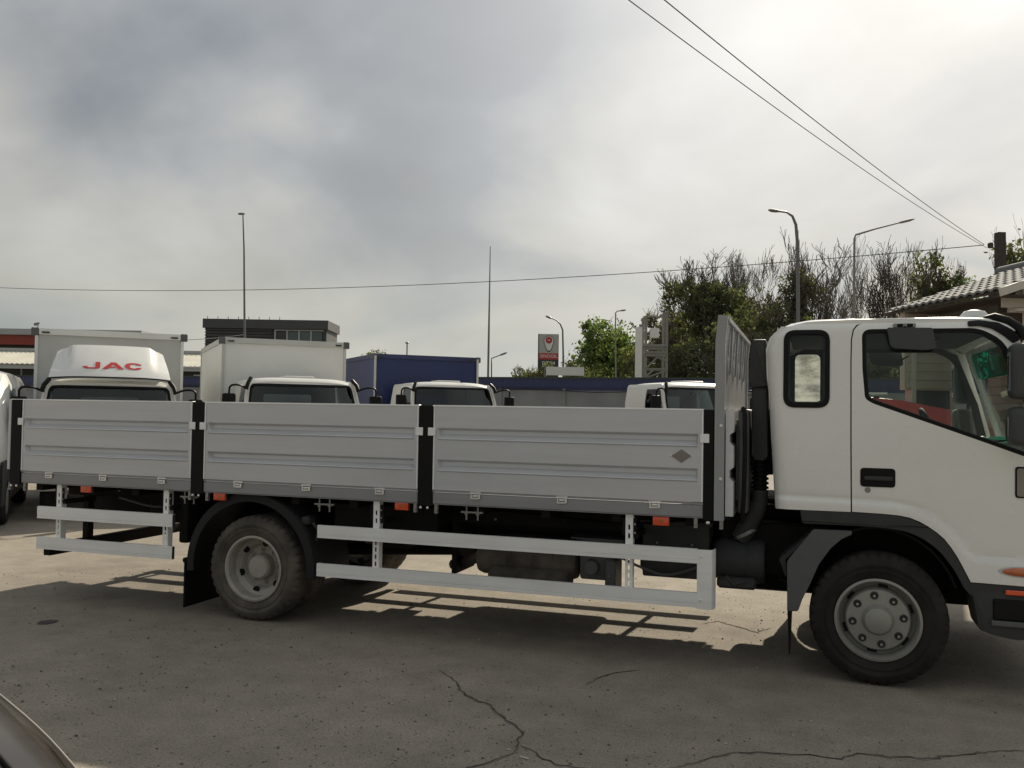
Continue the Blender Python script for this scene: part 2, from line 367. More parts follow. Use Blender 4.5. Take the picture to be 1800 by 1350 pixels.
def text_obj(name, s, size, mt, parent, M, ext=.004, sx=1.0, bold=0.0):
    cu = bpy.data.curves.new(name, 'FONT'); cu.body = s; cu.size = size; cu.extrude = ext; cu.offset = bold; cu.align_x = 'CENTER'; cu.align_y = 'CENTER'
    tmp = bpy.data.objects.new('tmp', cu); col.objects.link(tmp)
    me = bpy.data.meshes.new_from_object(tmp.evaluated_get(bpy.context.evaluated_depsgraph_get()))
    bpy.data.objects.remove(tmp); bpy.data.curves.remove(cu)
    me.transform(Matrix.Diagonal((sx, 1, 1, 1))); me.transform(M)
    me.materials.clear(); me.materials.append(MT[mt]); me.name = name
    o = bpy.data.objects.new(name, me); col.objects.link(o); o.parent = parent; return o

# ------------------------------------------------------------------ ground
bm = B()
for p in ((-600, -200), (600, -200), (600, 900), (-600, 900)): bm.verts.new((*p, 0))
bm.faces.new(bm.verts[:]); ground = tag(link('ground', bm, 'ground'), 'worn grey brown asphalt yard with grit and cracks', None, kind='structure')
rnd = random.Random(5)
def crack(pix, wid, seed):
    rr = random.Random(seed); pts = []
    g = [on_ground(*p) for p in pix]
    for a, b in zip(g, g[1:]):
        n = max(2, int((b-a).length/.035))
        for i in range(n): pts.append(a.lerp(b, i/n) + Vector((rr.gauss(0, .006), rr.gauss(0, .006), 0)))
    pts.append(g[-1]); bm = B(); prev = None; n = len(pts)
    for i, p in enumerate(pts):
        t = (pts[min(i+1, n-1)]-pts[max(i-1, 0)]).normalized(); s = Vector((-t.y, t.x, 0))
        wd = wid*(.25+1.0*rr.random())*min(1, .15+3*min(i, n-1-i)/n)
        a = bm.verts.new((p+s*wd)+Vector((0, 0, .004))); b = bm.verts.new((p-s*wd)+Vector((0, 0, .004)))
        if prev: bm.faces.new((prev[0], a, b, prev[1]))
        prev = (a, b)
    link('crack', bm, 'crackdark', ground)
    bm = B(); prev = None
    for i, p in enumerate(pts):
        t = (pts[min(i+1, n-1)]-pts[max(i-1, 0)]).normalized(); s = Vector((-t.y, t.x, 0))
        wd = wid*(1.2+3.2*rr.random())*min(1, .15+3*min(i, n-1-i)/n)
        a = bm.verts.new((p+s*wd*rr.uniform(.3, 1))+Vector((0, 0, .002))); b = bm.verts.new((p-s*wd*rr.uniform(.3, 1))+Vector((0, 0, .002)))
        if prev: bm.faces.new((prev[0], a, b, prev[1]))
        prev = (a, b)
    link('crack_edge', bm, 'crackhalo', ground)
crack([(768, 1176), (800, 1195), (812, 1216), (833, 1229), (862, 1240), (880, 1258), (905, 1275), (918, 1288), (911, 1303), (914, 1312), (900, 1325), (870, 1337), (822, 1352), (760, 1372)], .0065, 2)
crack([(1170, 1354), (1235, 1337), (1295, 1322), (1360, 1325), (1425, 1328), (1475, 1333), (1505, 1324), (1560, 1330), (1625, 1334), (1690, 1328), (1760, 1320), (1840, 1322)], .006, 3)
crack([(914, 1312), (940, 1322), (955, 1336), (985, 1346), (1080, 1356)], .004, 4)
crack([(1030, 1203), (1060, 1190), (1085, 1182), (1125, 1178)], .005, 6)
crack([(1235, 1097), (1262, 1092), (1290, 1100), (1330, 1112), (1356, 1104)], .006, 7)
def blob(name, px, py, rx, ry, mt, seed):
    c = on_ground(px, py); rr = random.Random(seed); bm = B()
    vs = [bm.verts.new((c.x+rx*cos(a)*(1+.3*noise.noise((cos(a)*1.5, sin(a)*1.5, seed))), c.y+ry*sin(a)*(1+.3*noise.noise((cos(a)*1.5, sin(a)*1.5, seed+9))), .004)) for a in [2*pi*i/28 for i in range(28)]]
    bm.faces.new(vs); link(name, bm, mt, ground)
blob('oil_stain', 84, 1094, .07, .075, 'stain', 1)
# loose pebbles
bm = B()
def pebble(bm, p, s, rr):
    v = [Vector((1, 0, 0)), Vector((-1, 0, 0)), Vector((0, 1, 0)), Vector((0, -1, 0)), Vector((0, 0, .7)), Vector((0, 0, -.7))]
    a = rr.random()*6.3; q = [bm.verts.new((p.x+s*(k.x*cos(a)-k.y*sin(a))*(.7+.6*rr.random()), p.y+s*(k.x*sin(a)+k.y*cos(a))*(.7+.6*rr.random()), p.z+s*.4+s*k.z)) for k in v]
    for f in ((0, 2, 4), (2, 1, 4), (1, 3, 4), (3, 0, 4), (2, 0, 5), (1, 2, 5), (3, 1, 5), (0, 3, 5)): bm.faces.new([q[i] for i in f])
cnt = 0
while cnt < 5200:
    px = rnd.uniform(-100, 1900); py = rnd.uniform(1000, 1390); p = on_ground(px, py)
    if noise.noise((p.x*.6, p.y*.6, 3)) + rnd.random()*.9 < .25: continue
    pebble(bm, p, rnd.choice((.003, .0035, .004, .005, .0065, .010 if rnd.random() < .3 else .004)), rnd); cnt += 1
tag(link('gravel', bm, 'stone'), 'loose pebbles and grit scattered over the yard', None, kind='stuff')
bm = B(); p = on_ground(922, 1334); tube(bm, [p+Vector((-.022, .004, .006)), p+Vector((.022, -.006, .006))], .004, 8)
tag(link('cigarette_butt', bm, 'cig', smooth=40), 'pale cigarette butt lying beside the crack in the foreground', 'cigarette butt')

# ------------------------------------------------------------------ wheels
def make_wheel(parent, r=.425, w=.235, style='front', tmat='rubber', rmat='rim'):
    """axle along y, outer face towards -y at y=0"""
    k = r/.425; rimr = .262*k
    bm = B()
    if style == 'front':
        prof = [(rimr, .018), (rimr+.004, .0), (rimr-.012, -.004), (rimr-.022, .012), (rimr-.034, .070), (.206*k, .085), (.199*k, .032), (.190*k, .018), (.10*k, .012), (.092*k, -.004), (.080*k, -.030), (.06*k, -.036), (.0001, -.038)]
    else:
        prof = [(rimr, .018), (rimr+.004, .0), (rimr-.012, -.003), (rimr-.024, .012), (rimr-.030, .10), (rimr-.055, .118), (.19*k, .125), (.165*k, .160), (.12*k, .165), (.105*k, .160), (.10*k, .09), (.085*k, .070), (.0001, .066)]
    lathe(bm, prof, 64, caps=False); wheel = link('wheel', bm, rmat, parent, smooth=32)
    bm = B()
    t = [(rimr-.006, .016), (rimr+.02, .004), (rimr+.05, -.006), (rimr+.054, -.011), (rimr+.060, -.011), (rimr+.064, -.007), (r-.078, -.012), (r-.072, -.016), (r-.064, -.015), (r-.045, -.006), (r-.022, .006), (r-.006, .024), (r, .05), (r, w*.36), (r-.012, w*.37), (r-.012, w*.41), (r, w*.42), (r, w*.6), (r-.012, w*.61), (r-.012, w*.65), (r, w*.66), (r, w-.05), (r-.02, w-.01), (r-.07, w+.012), (rimr+.02, w), (rimr-.006, w-.02)]
    def mod(i, j): return (-.012 if (i % 4) in (0,) and j in (10, 11, 12, 21, 22) else 0)
    lathe(bm, t, 160, mod=mod, caps=False); link('tyre', bm, tmat, wheel, smooth=28)
    nn = 8
    for i in range(nn):
        a = 2*pi*(i+.18)/nn; rr_ = (.155 if style == 'front' else .135)*k; y0 = .016 if style == 'front' else .16
        bm = B(); c = (rr_*cos(a), 0, rr_*sin(a))
        lathe(bm, [(.027*k, y0+.002), (.025*k, y0-.006), (.017*k, y0-.006), (.014*k, y0-.001), (.0115*k, y0-.003), (.011*k, y0-.020), (.0001, y0-.022)], 12, c)
        link('wheel_nut', bm, 'plastic' if style == 'front' else rmat, wheel, smooth=30)
        if style == 'front':
            bm = B(); lathe(bm, [(.010*k, y0-.010), (.009*k, y0-.026), (.0001, y0-.027)], 8, c); link('nut_cap', bm, 'rim', wheel, smooth=30)
    if style == 'front':
        for i in range(6):
            a = 2*pi*(i+.35)/6; bm = B(); rr_ = .213*k
            bm2 = fillet([(-.030, -.010), (.030, -.010), (.030, .010), (-.030, .010)], .01, 3)
            M = Matrix.Rotation(-a+pi/2, 4, 'Y') @ Matrix.Translation((0, 0, rr_))
            prism(bm, bm2, .066, .080); bmesh.ops.transform(bm, matrix=M, verts=bm.verts[:]); link('hand_hole', bm, 'black', wheel)
    else:
        for i in range(6):
            a = 2*pi*(i+.3)/6; bm = B(); lathe(bm, [(.030, .110), (.030, .1225), (.0001, .1225)], 14, (.198*k*cos(a), .006+.0, .198*k*sin(a)))
            M = Matrix.Identity(4)
            link('hand_hole', bm, 'black', wheel)
    return wheel

# ------------------------------------------------------------------ the flatbed truck (local: x forward, y away from the camera, z up)
T = thing('flatbed_truck', 'large white flatbed truck with silver aluminium drop side bed filling the foreground', 'truck', (0, 6.24, 0))
W = 2.35
def part(name, bm, mt, smooth=None, parent=None): return link(name, bm, mt, parent or T, smooth)
ZT, ZP, ZS = 1.766, 1.138, 1.034
BOARDS = [(-6.645, -4.846), (-4.723, -2.806), (-2.684, -.692)]
def board_mesh(xa, xb):
    bm = B(); xs = [xa, xa+.036, xa+.052, xb-.052, xb-.036, xb]; dx = [0, 0, 1, 1, 0, 0]
    zs = [(ZT, 0)]
    for zt in (1.602, 1.366): zs += [(zt, 0), (zt-.004, .006), (zt-.018, .036), (zt-.046, .034), (zt-.072, .010), (zt-.076, -.006), (zt-.084, -.009), (zt-.092, 0)]
    zs += [(ZP, 0)]
    g = [[bm.verts.new((x, d*k, z)) for x, k in zip(xs, dx)] for z, d in zs]
    for i in range(len(zs)-1):
        for j in range(5): bm.faces.new((g[i][j], g[i+1][j], g[i+1][j+1], g[i][j+1]))
    bk = [bm.verts.new((x, .044, z)) for x, z in ((xa, ZT), (xb, ZT), (xb, ZP), (xa, ZP))]; bm.faces.new(bk)
    bm.faces.new(g[0]+[bk[1], bk[0]]); bm.faces.new(list(reversed(g[-1]))+[bk[3], bk[2]])
    bm.faces.new([r[0] for r in g]+[bk[3], bk[0]]); bm.faces.new([r[-1] for r in reversed(g)]+[bk[1], bk[2]])
    return bm
for far in (0, 1):
    for i, (xa, xb) in enumerate(BOARDS):
        bo = part('side_board', board_mesh(xa, xb), 'alu', 25)
        if far: bo.location.y = W; bo.scale.y = -1
        bm = B(); box(bm, xa, xb, -.004, .038, ZT-.006, ZT+.006, .002, 1); link('top_rim', bm, 'alulight', bo)
        for xe in (xa, xb-.012):
            bm = B(); box(bm, xe, xe+.012, -.006, -.0005, ZP, ZT-.008, .002, 1); link('end_rim', bm, 'alulight', bo)
        for s, xe in ((-1, xa), (1, xb)):
            bm = B(); x0, x1 = sorted((xe-s*.02, xe+s*.040)); box(bm, x0, x1, -.016, -.008, 1.542, 1.602, .002, 1); link('hinge_tab', bm, 'alulight', bo)
        if not far:
            bm = B(); box(bm, xa, xb, .001, .03, ZP-.016, ZP-.004); link('bottom_lip', bm, 'alusill', bo)
        if i == 2 and not far:
            bm = B(); prism(bm, [(-.909, 1.447), (-.839, 1.399), (-.770, 1.449), (-.839, 1.493)], -.003, -.0008); link('diamond_plate', bm, 'rustbrown', bo)
            for xr in (-.909, -.770):
                bm = B(); lathe(bm, [(.006, -.001), (.005, -.006), (.0001, -.008)], 8, (xr, 0, 1.448)); link('rivet', bm, 'chrome', bo)
STK = [(-6.769, -6.648), (-4.843, -4.726), (-2.803, -2.687), (-.689, -.622)]
for y0, y1 in ((-.008, .06), (W-.06, W+.008)):
    for x0, x1 in STK:
        bm = B(); box(bm, x0, x1, y0, y1, 1.015, ZT+.002, .004, 1); s = part('stake', bm, 'black')
        if y0 < 0:
            for xx in (x0+.03, x1-.03):
                bm = B(); lathe(bm, [(.010, y0-.001), (.010, y0-.010), (.006, y0-.014), (.0001, y0-.015)], 8, (xx, 0, 1.003)); link('bolt', bm, 'chrome', s)
for y0 in (.004, W-.06):
    for (xa, xb) in BOARDS:
        bm = B(); box(bm, xa-.001, xb+.001, y0, y0+.05, ZS, ZP-.020, .004, 1); box(bm, xa, xb, y0+.004, y0+.055, ZS-.006, ZS-.001); part('sill', bm, 'alusill')
for xl in (-6.324, -5.737, -5.131, -4.386, -3.758, -3.119, -2.339, -1.68, -1.018):
    zl = 1.112; bm = B()
    box(bm, -.042, .042, -.010, -.001, .012, .022, .001, 1); box(bm, -.036, -.026, -.012, -.002, -.028, .014)
    box(bm, -.034, .030, -.006, .003, -.030, -.018); box(bm, -.020, .018, -.016, -.005, -.012, .002, .002, 1)
    box(bm, .020, .036, -.014, -.003, -.028, .004, .003, 1)
    bmesh.ops.rotate(bm, cent=(0, 0, 0), matrix=Matrix.Rotation(R(rnd.uniform(-3, 3)), 3, 'Y'), verts=bm.verts[:])
    o = part('latch', bm, 'chrome'); o.location = (xl, 0, zl)
# tailboard, floor, front board
bm = B(); box(bm, -6.806, -6.774, -.004, W+.004, ZP+.005, ZT+.004, .004, 1); tb = part('tailboard', bm, 'alu')
bm = B(); box(bm, -6.77, -.62, .065, W-.065, 1.045, 1.085); part('bed_floor', bm, 'chassis')
for x in frange(-6.5, -.6, .52):
    bm = B(); box(bm, x-.035, x+.035, .07, W-.07, .965, 1.043); part('cross_beam', bm, 'chassis')
# headboard
for y0, y1 in ((-.012, .055), (W-.055, W+.012)):
    bm = B(); prism(bm, [(-.617, 1.02), (-.552, 1.02), (-.552, 2.225), (-.535, 2.408), (-.600, 2.412), (-.617, 2.232)], y0, y1)
    hp = part('headboard_post', bm, 'steelgrey')
    if y0 < 0:
        for zb in (1.30, 1.66):
            bm = B(); lathe(bm, [(.012, y0-.0005), (.009, y0-.006), (.0001, y0-.008)], 10, (-.575, 0, zb)); link('bolt', bm, 'chrome', hp)
bm = B(); prism(bm, [(-.600, 1.10), (-.570, 1.10), (-.570, 2.225), (-.553, 2.395), (-.580, 2.397), (-.600, 2.23)], .058, W-.058); hb = part('headboard', bm, 'steelgrey')
bm = B(); box(bm, -.605, -.530, .058, W-.058, 2.372, 2.409, .004, 1); link('top_beam', bm, 'steelgrey', hb)
for y in [.45+.48*i for i in range(4)]:
    bm = B(); prism(bm, [(-.566, 2.02), (-.552, 2.04), (-.536, 2.368), (-.551, 2.368)], y, y+.04); link('rib', bm, 'steelgrey', hb)
bm = B(); fb = [(-.545, 1.77), (-.492, 1.77), (-.492, 1.62), (-.518, 1.60), (-.518, 1.55), (-.492, 1.52), (-.492, 1.38), (-.518, 1.36), (-.518, 1.31), (-.492, 1.28), (-.492, 1.05), (-.545, 1.05)]
prism(bm, fb, .01, W-.01); part('front_board', bm, 'alu')
bm = B(); box(bm, -.470, -.405, .10, 1.6, 1.06, 1.775, .02, 3); box(bm, -.486, -.41, .16, 1.5, 1.15, 1.70); part('service_panel', bm, 'plastic2', 40)
bm = B(); tube(bm, [(-.44, .12, 1.78), (-.425, .07, 1.74), (-.42, .05, 1.5), (-.425, .06, 1.2), (-.44, .1, 1.0)], .016, 8); part('air_hose', bm, 'black', 40)
# chassis
for y in (.74, 1.53):
    bm = B(); box(bm, -6.62, 1.45, y, y+.08, .70, .955, .006, 1); part('frame_rail', bm, 'chassis')
for y in (.72, 1.53):
    bm = B(); box(bm, -6.7, -.55, y, y+.09, .957, 1.044); part('sub_rail', bm, 'chassis')
bm = B(); box(bm, -6.43, -6.35, .06, W-.06, .395, .495, .006, 1); part('rear_underrun_bar', bm, 'chassis')
for y in (.5, 1.8):
    bm = B(); box(bm, -6.42, -6.36, y, y+.07, .49, .98); part('underrun_hanger', bm, 'chassis')
# running gear and dark clutter under the bed
def mk(name, mt, fn, smooth=None):
    bm = B(); fn(bm); return part(name, bm, mt, smooth)
mk('rear_axle', 'chassis', lambda b: (tube(b, [(-4.29, .3, .425), (-4.29, .95, .425), (-4.29, 1.0, .425), (-4.29, 1.35, .425), (-4.29, 1.4, .425), (-4.29, 2.05, .425)], [.075, .08, .17, .17, .08, .075], 14)), 40)
for y in (.68, 1.6):
    mk('leaf_spring', 'chassis', lambda b: [tube(b, catmull([(-4.29-l, y+.035, .66+.06*(l/.75)**2+.0), (-4.29, y+.035, .53+.024*i), (-4.29+l, y+.035, .66+.06*(l/.75)**2)], 8), .02, 6) for i, l in enumerate((.25, .4, .55, .75))], 40)
    mk('leaf_spring', 'chassis', lambda b: [tube(b, catmull([(.42-l, y+.035, .62), (.42, y+.035, .50+.024*i), (.42+l, y+.035, .62)], 8), .02, 6) for i, l in enumerate((.3, .5, .7))], 40)
mk('front_axle', 'chassis', lambda b: tube(b, [(.42, .3, .42), (.42, .55, .37), (.42, 1.8, .37), (.42, 2.05, .42)], .055, 10), 40)
mk('drive_shaft', 'chassis', lambda b: tube(b, [(-.3, 1.17, .62), (-2.2, 1.17, .56), (-4.1, 1.17, .44)], .05, 12), 40)
mk('engine', 'chassis', lambda b: (box(b, -.45, 1.25, .80, 1.55, .42, 1.12, .05, 2), box(b, -1.3, -.45, .98, 1.36, .45, .80, .06, 2)), 40)
mk('silencer', 'rubberdust', lambda b: (lathe(b, [(.06, -2.46), (.115, -2.44), (.13, -2.40), (.13, -1.70), (.115, -1.66), (.06, -1.64)], 24, (0, .42, .60), 'x'), lathe(b, [(.136, -2.22), (.136, -2.19)], 24, (0, .42, .60), 'x'), lathe(b, [(.136, -1.86), (.136, -1.83)], 24, (0, .42, .60), 'x'), tube(b, [(-2.45, .45, .60), (-2.62, .5, .52), (-2.75, .62, .48)], .045, 10)), 35)
mk('air_tank', 'rubberdust', lambda b: (lathe(b, [(.03, -2.34), (.075, -2.31), (.085, -2.27), (.085, -1.75), (.075, -1.71), (.03, -1.68)], 20, (0, .33, .475), 'x')), 35)
mk('valve_block', 'plastic2', lambda b: (box(b, -1.62, -1.36, .30, .55, .50, .74, .02, 2), box(b, -1.42, -1.34, .26, .5, .40, .66, .01, 1), lathe(b, [(.05, .24), (.055, .27), (.055, .4)], 14, (-1.52, 0, .60)), box(b, -1.70, -1.3, .34, .6, .74, .80)), 35)
mk('battery_box', 'plastic', lambda b: (box(b, -1.16, -.68, .34, .72, .55, .95, .015, 2), box(b, -1.18, -.66, .33, .73, .93, .96, .004, 1)), 40)
mk('fuel_tank', 'alu', lambda b: box(b, -2.7, -1.5, 1.68, 2.2, .52, 1.0, .09, 4), 40)
mk('spare_carrier', 'chassis', lambda b: box(b, -3.62, -2.72, .20, .70, .70, .98, .01, 1), 40)
mk('mud_shield', 'chassis', lambda b: box(b, -5.05, -4.96, .12, .72, .58, .99, .02, 2), 40)
mk('cross_tube', 'chassis', lambda b: box(b, -3.35, -3.05, .35, 1.9, .62, .72))
mk('hanger_bracket', 'chassis', lambda b: (box(b, -2.66, -2.62, .35, .75, .46, .95), box(b, -3.0, -2.5, .70, .74, .60, .72), box(b, -2.70, -.68, .55, .72, .80, .955), box(b, -3.5, -.68, .62, .70, .86, .96)))
mk('side_shield', 'chassis', lambda b: (box(b, -3.60, -.66, .36, .38, .86, 1.03), box(b, -6.5, -5.0, .40, .42, .90, 1.03), box(b, -5.6, -5.1, .42, .8, .70, .95, .02, 1)))
for i, pts in enumerate(([(-3.6, .33, .98), (-2.9, .33, .93), (-2.2, .32, .96), (-1.4, .33, .92), (-.8, .34, .97)], [(-1.36, .30, .70), (-1.15, .28, .62), (-.95, .30, .58), (-.62, .34, .70)], [(-2.45, .38, .75), (-2.1, .30, .80), (-1.6, .30, .78)], [(-5.9, .38, .90), (-5.5, .36, .84), (-5.15, .38, .88)])):
    bm = B(); tube(bm, catmull(pts, 5), .011, 6); part('brake_hose', bm, 'plastic2' if i % 2 else 'black', 50)
for x, y, z in ((-3.3, .35, .90), (-2.75, .35, .95), (-2.3, .35, .90), (-1.75, .35, .93), (-1.05, .325, .80), (-.80, .325, .80), (-5.9, .385, .96), (-5.4, .385, .95), (-1.45, .285, .70), (-1.38, .25, .55)):
    bm = B(); lathe(bm, [(.011, y), (.011, y-.008), (.006, y-.018), (.0001, y-.018)], 6, (x, 0, z)); part('bolt', bm, 'zinc')
for xm in (-6.24, -5.11, -3.16, -1.2):
    bm = plate([(-.026, .47), (.026, .47), (.026, 1.03), (-.026, 1.03)], [rrect(-.007, .007, z, z+.035, .006, 3) for z in (.53, .585, .64, .69, .86, .92)], lambda u, v, d: Vector((u, .030+d, v)), .004)
    gp = part('guard_post', bm, 'alulight'); gp.location.x = xm
    bm = B(); box(bm, .022, .027, .034, .09, .47, 1.02); link('flange', bm, 'alulight', gp)
    bm = B(); box(bm, -.05, .05, .036, .042, .88, 1.0); box(bm, .03, .06, .04, .4, .86, .90); link('mount', bm, 'chassis', gp)
    for zb in (.90, .96):
        bm = B(); lathe(bm, [(.008, .034), (.008, .026), (.0001, .025)], 6, (.04, 0, zb)); link('bolt', bm, 'zinc', gp)
def rail(x0, x1, z0, z1, name='side_guard_rail'):
    bm = B(); prism(bm, [(-.002, z0), (.028, z0), (.028, z1), (-.002, z1), (-.002, z0+.026), (.0015, z0+.024), (.0015, z0+.020), (-.002, z0+.018)], x0, x1, 'x')
    return part(name, bm, 'alulight')
rail(-3.652, -.726, .722, .820); rail(-3.652, -.726, .424, .523)
rail(-6.447, -5.018, .727, .832); rail(-6.447, -5.012, .461, .566)
for (x0, x1, z0, z1) in ((-3.652, -.726, .722, .820), (-3.652, -.726, .424, .523), (-6.447, -5.018, .727, .832), (-6.447, -5.012, .461, .566)):
    o = rail(x0, x1, z0, z1); o.location.y = W; o.scale.y = -1
for xm in (-6.24, -5.11, -3.16, -1.2):
    bm = B(); box(bm, xm-.026, xm+.026, W-.07, W-.03, .47, 1.03); part('guard_post', bm, 'alulight')
for z0, z1 in ((.722, .820), (.424, .523), (.727, .832), (.461, .566)):
    xa = -3.657 if z0 in (.722, .424) else -5.013
    bm = B(); box(bm, xa, xa+.004, -.001, .027, z0+.001, z1-.001); part('rail_end_cap', bm, 'plastic')
bm = B(); pr = [(-.726, -.004), (-.655, -.004), (-.628, .006), (-.614, .03), (-.610, .09), (-.616, .09), (-.620, .034), (-.632, .012), (-.657, .002), (-.726, .002)]
prism(bm, pr, .416, .818, 'z'); ce = part('side_guard_end', bm, 'alulight', 35)
for z in (.475, .772):
    bm = B(); lathe(bm, [(.009, -.0045), (.008, -.009), (.0001, -.010)], 8, (-.70, 0, z)); link('rivet', bm, 'chrome', ce)
for xl, zl in ((-5.94, 1.004), (-4.578, 1.0), (-2.945, 1.002), (-.978, .994)):
    bm = B(); box(bm, -.056, .056, .016, .034, -.032, .030, .005, 2); o = part('side_marker_lamp', bm, 'orange', 40); o.location = (xl, 0, zl)
    bm = B(); box(bm, -.018, .018, .0135, .0165, -.012, .012, .002, 1); link('reflector', bm, 'amber', o)
    bm = B(); box(bm, -.060, .060, .035, .050, -.036, .034, .004, 1); link('lamp_base', bm, 'plastic', o)
for xu in (-4.9, -3.628, -2.386):
    bm = B()
    for s in (-.045, .045): tube(bm, [(s, .06, -.06), (s, .06, .06)], .007, 8)
    box(bm, -.085, .085, .048, .072, -.008, .004)
    for s in (-.045, .045): box(bm, s-.011, s+.011, .049, .071, -.022, -.010)
    o = part('u_bolt', bm, 'zinc'); o.location = (xu, 0, .980)
for xb in (-6.70, -4.78, -2.745, -.655):
    for s in (-.085, .085):
        bm = B(); box(bm, s-.012, s+.012, .012, .04, -.04, .03); lathe(bm, [(.009, .012), (.008, .004), (.0001, .003)], 8, (s, 0, -.015))
        o = part('stake_bracket', bm, 'zinc'); o.location = (xb, 0, 1.0)
# rear wheels, arches, flaps
w1 = make_wheel(T, .425, .235, 'rear', 'rubberdust', 'rimdust'); w1.location = (-4.29, .085, .423)
w2 = share(w1, T, (-4.29, W-.085, .423), (0, 0, pi)); w3 = share(w1, T, (-4.29, .36, .423)); w4 = share(w1, T, (-4.29, W-.36, .423), (0, 0, pi))
for flip in (0, 1):
    bm = B(); C0 = (-4.315, .43); n = 40
    ring = []
    for i in range(n+1):
        a = R(186 - 190*i/n); ring.append([bm.verts.new((C0[0]+r_*cos(a), y, C0[1]+r_*sin(a))) for r_, y in ((.535, .062), (.600, .066), (.612, .085), (.612, .62), (.598, .62), (.598, .09), (.535, .08))])
    for a, b in zip(ring, ring[1:]):
        for j in range(7): bm.faces.new((a[j], b[j], b[(j+1) % 7], a[(j+1) % 7]))
    bm.faces.new(ring[0]); bm.faces.new(list(reversed(ring[-1])))
    o = part('rear_mudguard', bm, 'archblack', 35)
    if flip: o.location.y = W; o.scale.y = -1
    bm = B(); box(bm, -4.945, -4.93, .07, .62, .06, .47); box(bm, -4.96, -4.915, .06, .63, .43, .47, .01, 1); o = part('mud_flap', bm, 'black')
    if flip: o.location.y = W; o.scale.y = -1
mk('arch_bracket', 'plastic', lambda b: (tube(b, [(-3.75, .1, .82), (-3.70, .1, .76), (-3.73, .12, .68)], .012, 6), box(b, -3.86, -3.78, .09, .2, .80, .87, .02, 2)))
mk('number_plate_bracket', 'signwhite', lambda b: (box(b, -5.93, -5.78, .60, .62, .935, .985), box(b, -6.05, -5.8, .60, .64, .90, .915)))

# ---- cab
Y0 = .12; YC = W/2
REAR = [(1.0, -.220), (1.105, -.228), (1.467, -.250), (1.85, -.272), (2.19, -.300), (2.27, -.275), (2.345, -.195), (2.387, -.06), (2.42, .1)]
SW = [(-.3, 1.192), (.259, 1.184), (.50, 1.178), (.613, 1.160), (.70, 1.125), (.781, 1.078), (.85, 1.02), (.913, .944), (.95, .885), (.99, .86), (1.6, .85)]
def bodyf(x, z):
    f = .055*max(0, (z-1.72)/.68)**1.6
    if z > 2.29: k = min(.105, z-2.29); f += .11-math.sqrt(.11**2-k*k)
    xr = interp([(b, a) for b, a in [(p[0], p[1]) for p in REAR]], z); d = x-xr
    if d < .09: k = min(.088, .09-d); f += .09-math.sqrt(.09**2-k*k)
    s = z-interp(SW, x); f += -.013*(1-smooth01(-.028, .004, s)) + .004*math.exp(-((s-.012)/.018)**2)
    f += .006*cos((z-1.35)*4.0)**2*-.6
    if x > 1.25: f += .5*(x-1.25)**2
    return f
def side_fn(off=0.0):
    return lambda u, v, d: Vector((u, Y0+bodyf(u, v)+off+d, v))
quarter = [(-.226, 1.107), (.253, 1.110), (.2485, 1.6), (.247, 2.09), (.250, 2.25), (.262, 2.315), (.285, 2.348), (.32, 2.366), (.44, 2.377), (1.02, 2.371), (1.12, 2.345), (1.20, 2.29), (1.24, 2.30), (1.16, 2.362), (1.05, 2.388), (.9, 2.397), (.263, 2.397), (-.05, 2.389), (-.13, 2.372), (-.195, 2.340), (-.245, 2.302), (-.278, 2.255), (-.298, 2.19), (-.289, 2.0), (-.272, 1.85), (-.25, 1.467)]
qwin = rrect(-.160, .102, 1.808, 2.300, .065, 6)
door = [(.262, 1.112), (.45, 1.108), (.55, 1.102), (.614, 1.090), (.67, 1.068), (.72, 1.040), (.77, 1.005), (.814, .966), (.855, .912), (.89, .856), (.92, .798), (.946, .744), (.965, .705), (1.310, .700), (1.40, 1.0), (1.46, 1.46), (1.36, 1.85), (1.235, 2.27), (1.19, 2.285), (1.11, 2.339), (1.01, 2.365), (.44, 2.371), (.325, 2.360), (.292, 2.342), (.270, 2.312), (.258, 2.25), (.255, 2.09), (.257, 1.6)]
dwin = fillet([(.318, 2.318, .06), (.322, 2.05, .02), (.338, 1.855, .05), (.385, 1.825, .04), (1.02, 1.596, .02), (1.385, 1.462, .04), (1.305, 1.85, .02), (1.16, 2.235, .10), (1.02, 2.318, .06)], .03, 5)
cu = frange(-.29, 1.4, .03)+[-.285, -.27, -.255, -.24, -.225, -.21, -.195]; cvs = frange(.72, 2.4, .03)+[2.31, 2.325, 2.335, 2.345, 2.355, 2.365, 2.375, 2.385]+[1.16+.008*i for i in range(8)]
shell = {}
